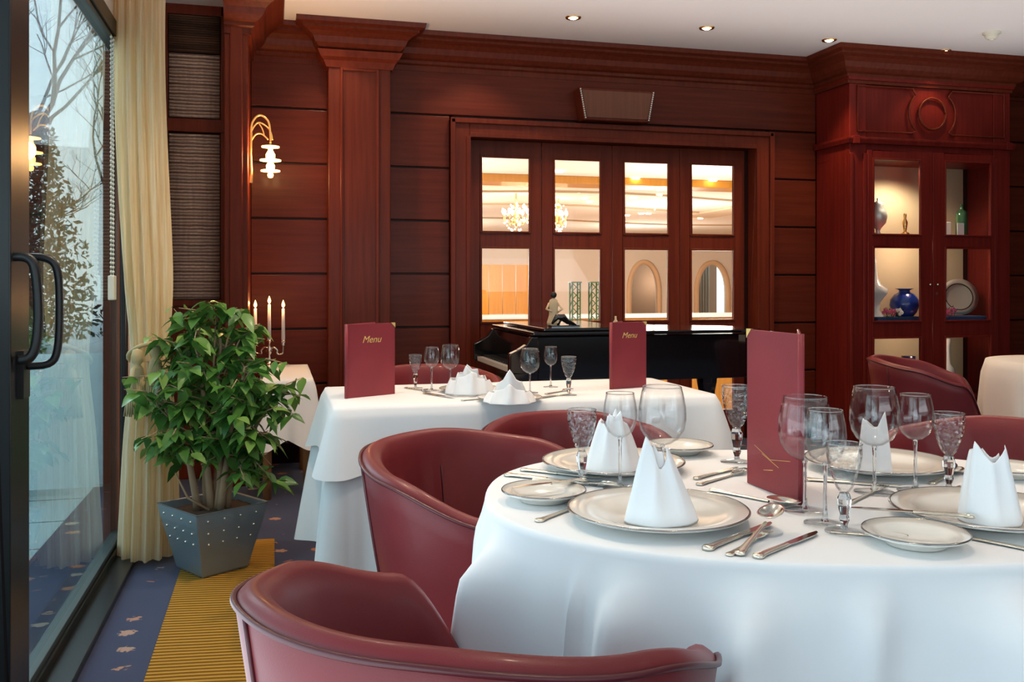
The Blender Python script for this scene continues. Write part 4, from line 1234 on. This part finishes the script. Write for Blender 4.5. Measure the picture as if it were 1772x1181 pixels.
def make_spoon():
    t = thing('table_spoon', 'x', 'spoon')
    handle_prof(MB(), .003, .13, .0075, .003, .003).build('handle', ENGR, t)
    def bw(a, q):
        r = a; th = q * 2 * PI
        return (.162 + .034 * r * cos(th), .021 * r * sin(th) * (1 - .12 * cos(th)), .012 - .010 * (1 - r * r) + .0)
    m = MB().grid(bw, 8, 32, False, True); m.build('spoon_bowl', SILVER, t, solid=.0012)
    return t
cp = {'knife': make_knife(), 'fork': make_fork(), 'spoon': make_spoon()}
cused = set()
def cut(kind, u0, v0, u1, v1, lab, z=TZ, dz=0, s=1.0, tilt=0, roll=0):
    a = P(u0, v0, z); b_ = P(u1, v1, z)
    an = math.atan2(b_[1] - a[1], b_[0] - a[0])
    if kind not in cused:
        cused.add(kind); c = cp[kind]
    else: c = dup(cp[kind], (0, 0, 0))
    c.location = (a[0], a[1], z + dz); c.rotation_euler = (roll, tilt, an); c['label'] = lab; c['group'] = 'silver cutlery on the tables'
    c['category'] = kind; c.scale = (s, s, s)
    return c
cut('knife', 1224, 952, 1328, 912, 'table knife nearest the right rim of the front plate')
cut('knife', 1311, 966, 1405, 929, 'outermost table knife at the front edge, right of the spoon', s=.92)
cut('spoon', 1280, 962, 1356, 905, 'large shining spoon lying between the two front knives', dz=.002, tilt=R(-8), s=1.0)
cut('fork', 1262, 962, 1328, 925, 'slim fork lying left of the shining spoon', s=.8)
cut('fork', 932, 903, 1030, 868, 'fork left of the front plate', s=1.0)
cut('fork', 1022, 872, 1092, 850, 'dessert fork behind the front plate, beside the slender glass', s=.9)
cut('knife', 1010, 853, 912, 866, 'butter knife laid across the left bread plate', dz=.024, s=.8)
cut('knife', 878, 824, 985, 836, 'first knife at the left edge beside the back left plate', s=1.0)
cut('knife', 905, 815, 1000, 826, 'second knife at the left edge, nearer the back left plate', s=.9)
cut('fork', 925, 830, 1040, 842, 'fork in front of the back left plate at the left edge', s=1.0)
cut('fork', 1210, 840, 1290, 818, 'fork left of the tall menu, behind the front plate')
cut('spoon', 1232, 850, 1350, 874, 'dessert spoon lying in front of the foot of the tall menu')
cut('knife', 1205, 830, 1275, 812, 'dessert knife left of the tall menu beyond the fork', s=.8)
cut('knife', 1680, 921, 1530, 911, 'knife resting across the front bread plate', dz=.024, s=.95)
cut('fork', 1790, 955, 1680, 934, 'fork right of the front bread plate')
cut('fork', 1470, 872, 1530, 846, 'fork standing out behind the front cut glass', s=.9)
cut('spoon', 1440, 922, 1500, 928, 'small spoon beside the foot of the front cut glass', s=.6)
cut('knife', 1396, 832, 1480, 838, 'knife in front of the back right plate beside the menu', s=.9)
cut('spoon', 1612, 838, 1668, 812, 'spoon right of the back right plate catching a gold reflection', s=.9)
cut('fork', 1590, 858, 1668, 848, 'fork behind the rim of the right plate', s=.8)
cut('fork', 702, 672, 752, 680, 'fork beside the small cut glass on the rectangular table', T2Z, s=.9)
cut('knife', 735, 682, 785, 690, 'knife left of the pair of napkins on the rectangular table', T2Z, s=.9)
cut('spoon', 800, 694, 850, 690, 'spoon in front of the wide fan napkin', T2Z, s=.9)
cut('knife', 935, 690, 990, 682, 'knife right of the pointed napkin on the rectangular table', T2Z, s=.9)
cut('fork', 945, 683, 985, 676, 'fork right of the pointed napkin on the rectangular table', T2Z, s=.9)

# menus
def menu(p0, p1, h, z, lab, open_ang, text, corner=True, deco=False, tilt=0):
    """p0 the spine foot, p1 the free edge of the front cover"""
    d = Vector((p1[0] - p0[0], p1[1] - p0[1])); wdt = d.length; an = math.atan2(d.y, d.x)
    t = thing('menu', lab, 'menu', (p0[0], p0[1], z), an, 'burgundy menus standing on the tables')
    MB().box(0, wdt, -.0022, .0022, 0, h).build('cover', MENU, t, bevel=.0015)
    bk = MB().box(0, wdt, -.0022, .0022, 0, h).build('cover', MENU, t, bevel=.0015)
    bk.rotation_euler = (0, 0, open_ang)
    s_ = 1 if open_ang > 0 else -1
    mid = open_ang / 2
    MB().tube([(-.002, 0, 0), (-.002, 0, h)], .0065, 12).build('spine', MENU, t)
    pg = MB().box(.006, wdt - .006, -.001, .001, .004, h - .004).build('page', PAPER, t); pg.rotation_euler = (0, 0, open_ang * .45)
    return t, wdt, an, s_
def side_text(t, wdt, h, text, front, size, zf=.78):
    """front: -1 when the outer face points to local -y"""
    if text:
        text_mesh('lettering', text, size, GOLD, t, (wdt * .5, front * .0028, h * zf), (R(90), 0, 0) if front < 0 else (R(90), 0, R(180)))
def corner_gold(t, wdt, h, front, right=True):
    x = wdt if right else 0.01
    m = MB()
    m.add([(x + .001, front * .0030, h + .001), (x + .001, front * .0030, h - .018), (x - .018, front * .0030, h + .001), (x + .001, -front * .003, h + .001), (x + .001, -front * .003, h - .018), (x - .018, -front * .003, h + .001)],
          [(0, 1, 2), (5, 4, 3), (0, 2, 5, 3), (0, 3, 4, 1)])
    m.build('corner_mount', GOLD, t)
a, b_ = P(600, 690, T2Z), P(683, 682, T2Z)
t, wd, an, s_ = menu(a, b_, .268, T2Z, 'burgundy menu with gold script standing at the left end of the rectangular table', R(28), '')
side_text(t, wd, .268, 'Menu', -1, .036); corner_gold(t, wd, .268, -1)
a, b_ = P(1058, 674, T2Z), P(1118, 670, T2Z)
t, wd, an, s_ = menu(a, b_, .262, T2Z, 'narrow-looking burgundy menu with gold script standing in front of the piano', R(40), '')
side_text(t, wd, .262, 'Menu', -1, .032, .80); corner_gold(t, wd, .262, -1)
a, b_ = P(1385, 873, TZ), P(1294, 836, TZ)
t, wd, an, s_ = menu(a, b_, .322, TZ, 'tall plain burgundy menu standing among the glasses on the oval table', R(-32), '')
m = MB().tube([(.03, .0028, .075), (.10, .0028, .065), (.16, .0028, .085)], .0005, 4).tube([(.07, .0028, .055), (.13, .0028, .072)], .0006, 4).tube([(.09, .0028, .046), (.125, .0028, .040)], .0008, 4)
m.build('gold_line', GOLD, t)
corner_gold(t, wd, .322, 1)

# ================================================================== CANDELABRUM
cx_, ct_ = P(466, 630, .652)
cd_ = thing('candelabrum', 'three-armed silver candelabrum with lit white candles on the side table', 'candelabrum', (cx_, 5.80, .6535))
kx = XY(466, 5.80)[0]; cd_.location.x = kx
m = MB().lathe([(.001, 0), (.055, 0), (.055, .006), (.04, .014), (.018, .022), (.012, .035), (.018, .05), (.010, .06), (.014, .085), (.022, .10), (.014, .115), (.008, .125), (.008, .15), (.016, .155), (.016, .165), (.001, .165)], 24)
m.build('base', SILVER, cd_)
cr_ = Vector((CA, -SA, 0))
for s_, nm in ((-1, 'arm'), (1, 'arm')):
    m = MB()
    pts = [(0, .11), (.03, .118), (.05, .10), (.047, .085), (.06, .078), (.082, .085), (.086, .11), (.086, .14)]
    m.tube(curve([tuple(cr_ * (s_ * a_) + Vector((0, 0, z_))) for a_, z_ in pts]), .0055, 8)
    q = cr_ * (s_ * .086)
    m.lathe([(.006, .13), (.014, .137), (.015, .145), (.010, .15), (.012, .165), (.001, .165)], 14, Matrix.Translation((q.x, q.y, 0)))
    m.build(nm, SILVER, cd_)
for s_, z0, z1 in ((-1, .15, .36), (0, .16, .385), (1, .15, .36)):
    q = cr_ * (s_ * .086)
    c = thing('candle', {-1: 'lit white candle in the left arm of the candelabrum', 0: 'lit white candle in the tall middle holder of the candelabrum', 1: 'lit white candle in the right arm of the candelabrum'}[s_], 'candle',
              (kx + q.x, 5.80 + q.y, .6535 + z0), 0, 'candles in the candelabrum')
    L_ = z1 - z0
    MB().lathe([(.001, 0), (.0115, 0), (.009, L_ - .004), (.006, L_), (.001, L_ - .001)], 16).build('wax', WAX, c)
    MB().tube([(0, 0, L_ - .002), (0, .001, L_ + .008)], .0009, 5).build('wick', BLK2, c)
    MB().lathe([(.0005, 0), (.008, .009), (.010, .018), (.006, .032), (.0005, .048)], 12, Matrix.Translation((0, 0, L_ + .003))).build('flame', FLAME, c)
    point('candle_light', (kx + q.x, 5.80 + q.y - .02, .6535 + z1 + .03), .5, (1, .5, .18), .01)

# ================================================================== PIANO
p = thing('grand_piano', 'black lacquered grand piano standing in front of the glazed doors', 'piano', (1.42, 4.92, 0))
PL, PW = 1.50, 1.0
def outline(off=0):
    o_ = -off
    pts = [(0 + o_, 0 + o_), (PL - .22, 0 + o_)]
    for k in range(9):
        a_ = -PI / 2 + k / 8 * PI * .62
        pts.append((PL - .22 + (.22 - o_) * cos(a_), .24 + (.24 - o_) * sin(a_)))
    pts += [(1.22, .56 - o_), (1.04, .66 - o_), (.88, .80 - o_), (.72, .92 - o_), (.55, PW - o_), (0 + o_, PW - o_)]
    return pts
MB().prism(outline(-.02), .60, .865).build('case', PIANO, p, bevel=.006)
m = MB().prism([(x + .0, y) for x, y in outline(.012)], .872, .892)
m.build('lid', PIANO, p, bevel=.006)
MB().prism([(.06, .02), (.62, .02), (.62, PW - .03), (.06, PW - .03)], .894, .912).build('front_lid', PIANO, p, bevel=.005)
kb = MB().box(-.13, .02, .0, PW, .60, .66)
for yy in (0, PW - .06):
    kb.prism([(-.145, .66), (.02, .66), (.02, .865), (-.02, .865), (-.05, .82), (-.10, .79), (-.145, .77)], 0, .06, Matrix(((1, 0, 0, 0), (0, 0, -1, yy + .06), (0, 1, 0, 0), (0, 0, 0, 1))))
kb.box(-.015, .0, .06, PW - .06, .66, .86)
kb.build('key_bed', PIANO, p, bevel=.006)
m = MB()
for k in range(52):
    y0 = .065 + k * (PW - .13) / 52
    m.box(-.125, -.02, y0 + .0005, y0 + (PW - .13) / 52 - .0005, .66, .685)
m.build('white_keys', PORW, p)
m = MB()
for k in range(51):
    if k % 7 in (2, 6): continue
    y0 = .065 + (k + 1) * (PW - .13) / 52
    m.box(-.09, -.02, y0 - .005, y0 + .005, .685, .697)
m.build('black_keys', BLK2, p)
for (x_, y_) in ((.10, .12), (.10, PW - .12), (PL - .30, .28)):
    MB().lathe([(.001, .02), (.022, .02), (.035, .10), (.045, .3), (.055, .5), (.065, .55), (.07, .60), (.001, .60)], 8, Matrix.Translation((x_, y_, 0)), False).build('leg', PIANO, p, bevel=.003)
MB().box(.16, .20, PW / 2 - .10, PW / 2 + .10, .04, .60).box(.12, .22, PW / 2 - .12, PW / 2 + .12, .04, .09).build('pedal_lyre', PIANO, p, bevel=.004)
MB().box(.0, .44, -.010, .0, .33, .62).build('side_apron', PIANO, p, bevel=.004)
ps = thing('piano_stool', 'low black padded piano stool at the keyboard end of the piano', 'stool', (1.04, 5.38, 0))
MB().box(-.17, .17, -.28, .28, .50, .61).build('seat', BLK2, ps, bevel=.025)
for sx in (-1, 1):
    for sy in (-1, 1): MB().box(sx * .14 - .02, sx * .14 + .02, sy * .24 - .02, sy * .24 + .02, 0, .50).build('leg', PIANO, ps)
# things on the piano
fgx, fgt = XY(958, 5.25)
fg = thing('figurine', 'cream robed figurine with a dark head standing on the piano lid', 'figurine', (fgx, 5.25, .9125))
MB().lathe([(.001, 0), (.04, 0), (.042, .02), (.03, .06), (.026, .10), (.032, .13), (.024, .155), (.008, .165), (.001, .166)], 16, None, True, 1, .7).build('robe', STONE, fg)
MB().ball((0, 0, .185), .020, 8).build('head', BLK2, fg)
MB().tube([(.028, 0, .135), (.05, -.015, .10), (.02, -.03, .085)], .007, 6).tube([(-.028, 0, .135), (-.05, -.015, .10), (-.02, -.03, .085)], .007, 6).build('sleeves', STONE, fg)
sx_, _t = XY(975, 5.05)
o = MB().tube([(-.07, 0, .02), (-.04, 0, .06), (0, 0, .055), (.03, .01, .03), (.08, 0, .012)], [.006, .018, .022, .015, .005], 8).tube([(-.03, .02, .012), (.0, .02, .05), (.05, .02, .015)], .008, 6).box(-.08, .09, -.03, .04, 0, .012)
o = o.build('dark_ornament', PIANO, None, loc=(sx_, 5.05, .9125)); tag(o, 'small dark twisted ornament lying on the piano lid before the figurine', 'ornament')
bx_, _t = XY(1068, 5.2)
o = MB().lathe([(.001, 0), (.014, 0), (.015, .04), (.006, .055), (.006, .075), (.001, .075)], 14).build('small_bottle', STONE, None, loc=(bx_ - .01, 5.2, .893)); tag(o, 'small pale bottle on the piano lid just behind the second menu', 'bottle')

# ================================================================== RUNNER, PLANT
o = MB().box(-.37, -.0, -1.2, 4.28, .0, .006).build('carpet_runner', RUN, None)
tag(o, 'gold ribbed carpet runner laid over the navy carpet beside the window', 'runner')
ppx, ppy = -.245, 3.90
pot = thing('potted_ficus', 'bushy potted ficus in a tapered pewter planter at the end of the gold runner', 'potted plant', (ppx, ppy, .006), camang(-42))
def sqr(h_, z, rc=.012): return [(h_, -h_, z), (h_, h_, z), (-h_, h_, z), (-h_, -h_, z)]
m = MB()
lv = [(.098, 0), (.104, .01), (.118, .08), (.135, .15), (.148, .21), (.157, .265), (.161, .27), (.150, .268), (.143, .235), (.0, .235)]
vs = []
for h_, z in lv: vs += sqr(max(h_, .001), z)
fs = [(i * 4 + k, i * 4 + (k + 1) % 4, (i + 1) * 4 + (k + 1) % 4, (i + 1) * 4 + k) for i in range(len(lv) - 1) for k in range(4)] + [(3, 2, 1, 0)]
m.add(vs, fs); m.build('planter', PEWT, pot, bevel=.003)
m = MB()
def half(z):
    for (h0, z0), (h1, z1) in zip(lv, lv[1:6]):
        if z0 <= z <= z1: return h0 + (h1 - h0) * (z - z0) / (z1 - z0)
    return .15
riv0 = None
for k in range(4):
    M4 = Matrix.Rotation(k * PI / 2, 4, 'Z')
    for z, nn in ((.235, 4), (.185, 4), (.14, 4)):
        for q in range(nn):
            hh = half(z); xx = (-.7 + 1.4 * q / (nn - 1)) * hh
            if riv0 is None: riv0 = o = MB().ball((0, 0, 0), .0052, 6).build('rivet', SILVER, pot)
            else: o = riv0.copy(); C.objects.link(o)
            o.location = M4 @ Vector((xx, -hh - .001, z))
rd = random.Random(12)
m = MB().grid(lambda a_, q: (-.142 + .284 * a_, -.142 + .284 * q, .236 + .012 * rd.random()), 14, 14).build('soil', SOIL, pot)
rd = random.Random(77)
leafpts = []
inv = Matrix.Rotation(-camang(-42), 4, 'Z')
def camv(l, d, z): # camera-plan vector -> room
    x_, y_ = W(l, d); return Vector((x_, y_, z))
stems = [(-.01, .0, -.06, .0, .95), (.02, .01, .02, .03, .98), (-.03, .02, -.14, .06, .86), (.04, -.01, .14, -.02, .82), (.0, .03, .06, .1, .9), (.05, .02, .22, .02, .66), (-.05, -.01, -.20, -.05, .72)]
twigs = []
for (l0, d0, l1, d1, hz) in stems:
    m = MB(); pts = []
    for k in range(9):
        q = k / 8
        pts.append(inv @ (camv(l0 + (l1 - l0) * q ** 1.5 + rd.uniform(-.008, .008), d0 + (d1 - d0) * q + rd.uniform(-.006, .006), .24 + (hz - .24) * q)))
    m.tube(pts, [.016 * (1 - .085 * k) + .001 for k in range(9)], 8)
    for k in range(3, 9):
        for r_ in range(3):
            a_ = rd.uniform(0, 2 * PI); s_ = rd.uniform(.08, .2)
            e = pts[k] + Vector((cos(a_) * s_, sin(a_) * s_, rd.uniform(-.02, .12)))
            mid = (pts[k] + e) / 2 + Vector((0, 0, .03))
            m.tube([pts[k], mid, e], [.004, .003, .0015], 5, cap=False)
            twigs.append((pts[k], mid, e))
    m.build('stem', BARK, pot)
# drooping outer sprays seen in the photograph (lateral, depth, height of the tips)
sprays = MB()
for (l, d, z) in ((-.36, -.02, .78), (-.34, .0, .66), (-.26, .0, .95), (-.14, -.05, 1.06), (.02, .0, 1.08), (.12, .0, 1.06), (.18, .02, .98), (.30, .0, .74), (.33, .0, .63), (.26, -.05, .52), (.36, .0, .70), (.24, .0, .42), (.27, -.02, .34), (-.2, -.04, .62), (-.18, -.1, .52)):
    e = inv @ camv(l, d, z); s0 = inv @ camv(l * .25, d * .3, min(.8, z * .55 + .25))
    mid = (s0 + e) / 2 + Vector((0, 0, .06))
    sprays.tube([s0, mid, e], [.005, .0035, .0015], 5, cap=False)
    for k in range(1 if l < -.3 else 3): twigs.append((s0, mid, e))
sprays.tube([inv @ camv(.0, -.04, .245), inv @ camv(-.08, -.06, .30), inv @ camv(-.13, -.06, .40)], [.006, .005, .003], 6)
sprays.build('twigs', BARK, pot)
lf = MB()
def leaf(c, d, s):
    d = d.normalized(); side = d.cross(Vector((rd.gauss(0, .4), rd.gauss(0, .4), 1))).normalized(); up = side.cross(d)
    L1 = s; w_ = s * .27
    pr = [(0, 0, 0), (.22, .8, -.02), (.45, 1.0, -.05), (.7, .66, -.13), (1, .0, -.30)]
    vs = []
    for (a_, b2, zz) in pr:
        ctr = c + d * L1 * a_ + Vector((0, 0, zz * L1))
        if b2 == 0: vs.append(ctr)
        else: vs += [ctr + side * w_ * b2 + up * w_ * .25 * b2, ctr, ctr - side * w_ * b2 + up * w_ * .25 * b2]
    lf.add(vs, [(0, 1, 2), (0, 2, 3), (1, 4, 5, 2), (2, 5, 6, 3), (4, 7, 8, 5), (5, 8, 9, 6), (7, 10, 8), (8, 10, 9)], True)
for (a_, mid, e) in twigs:
    for k in range(7):
        q = rd.uniform(.25, 1.0)
        c = (a_ * (1 - q) ** 2 + mid * 2 * q * (1 - q) + e * q * q) + Vector((rd.uniform(-.015, .015), rd.uniform(-.015, .015), rd.uniform(-.01, .01)))
        an_ = rd.uniform(0, 2 * PI)
        leaf(c, Vector((cos(an_), sin(an_), rd.uniform(-.9, .15))), rd.uniform(.055, .10))
lf.build('foliage', LEAF, pot)
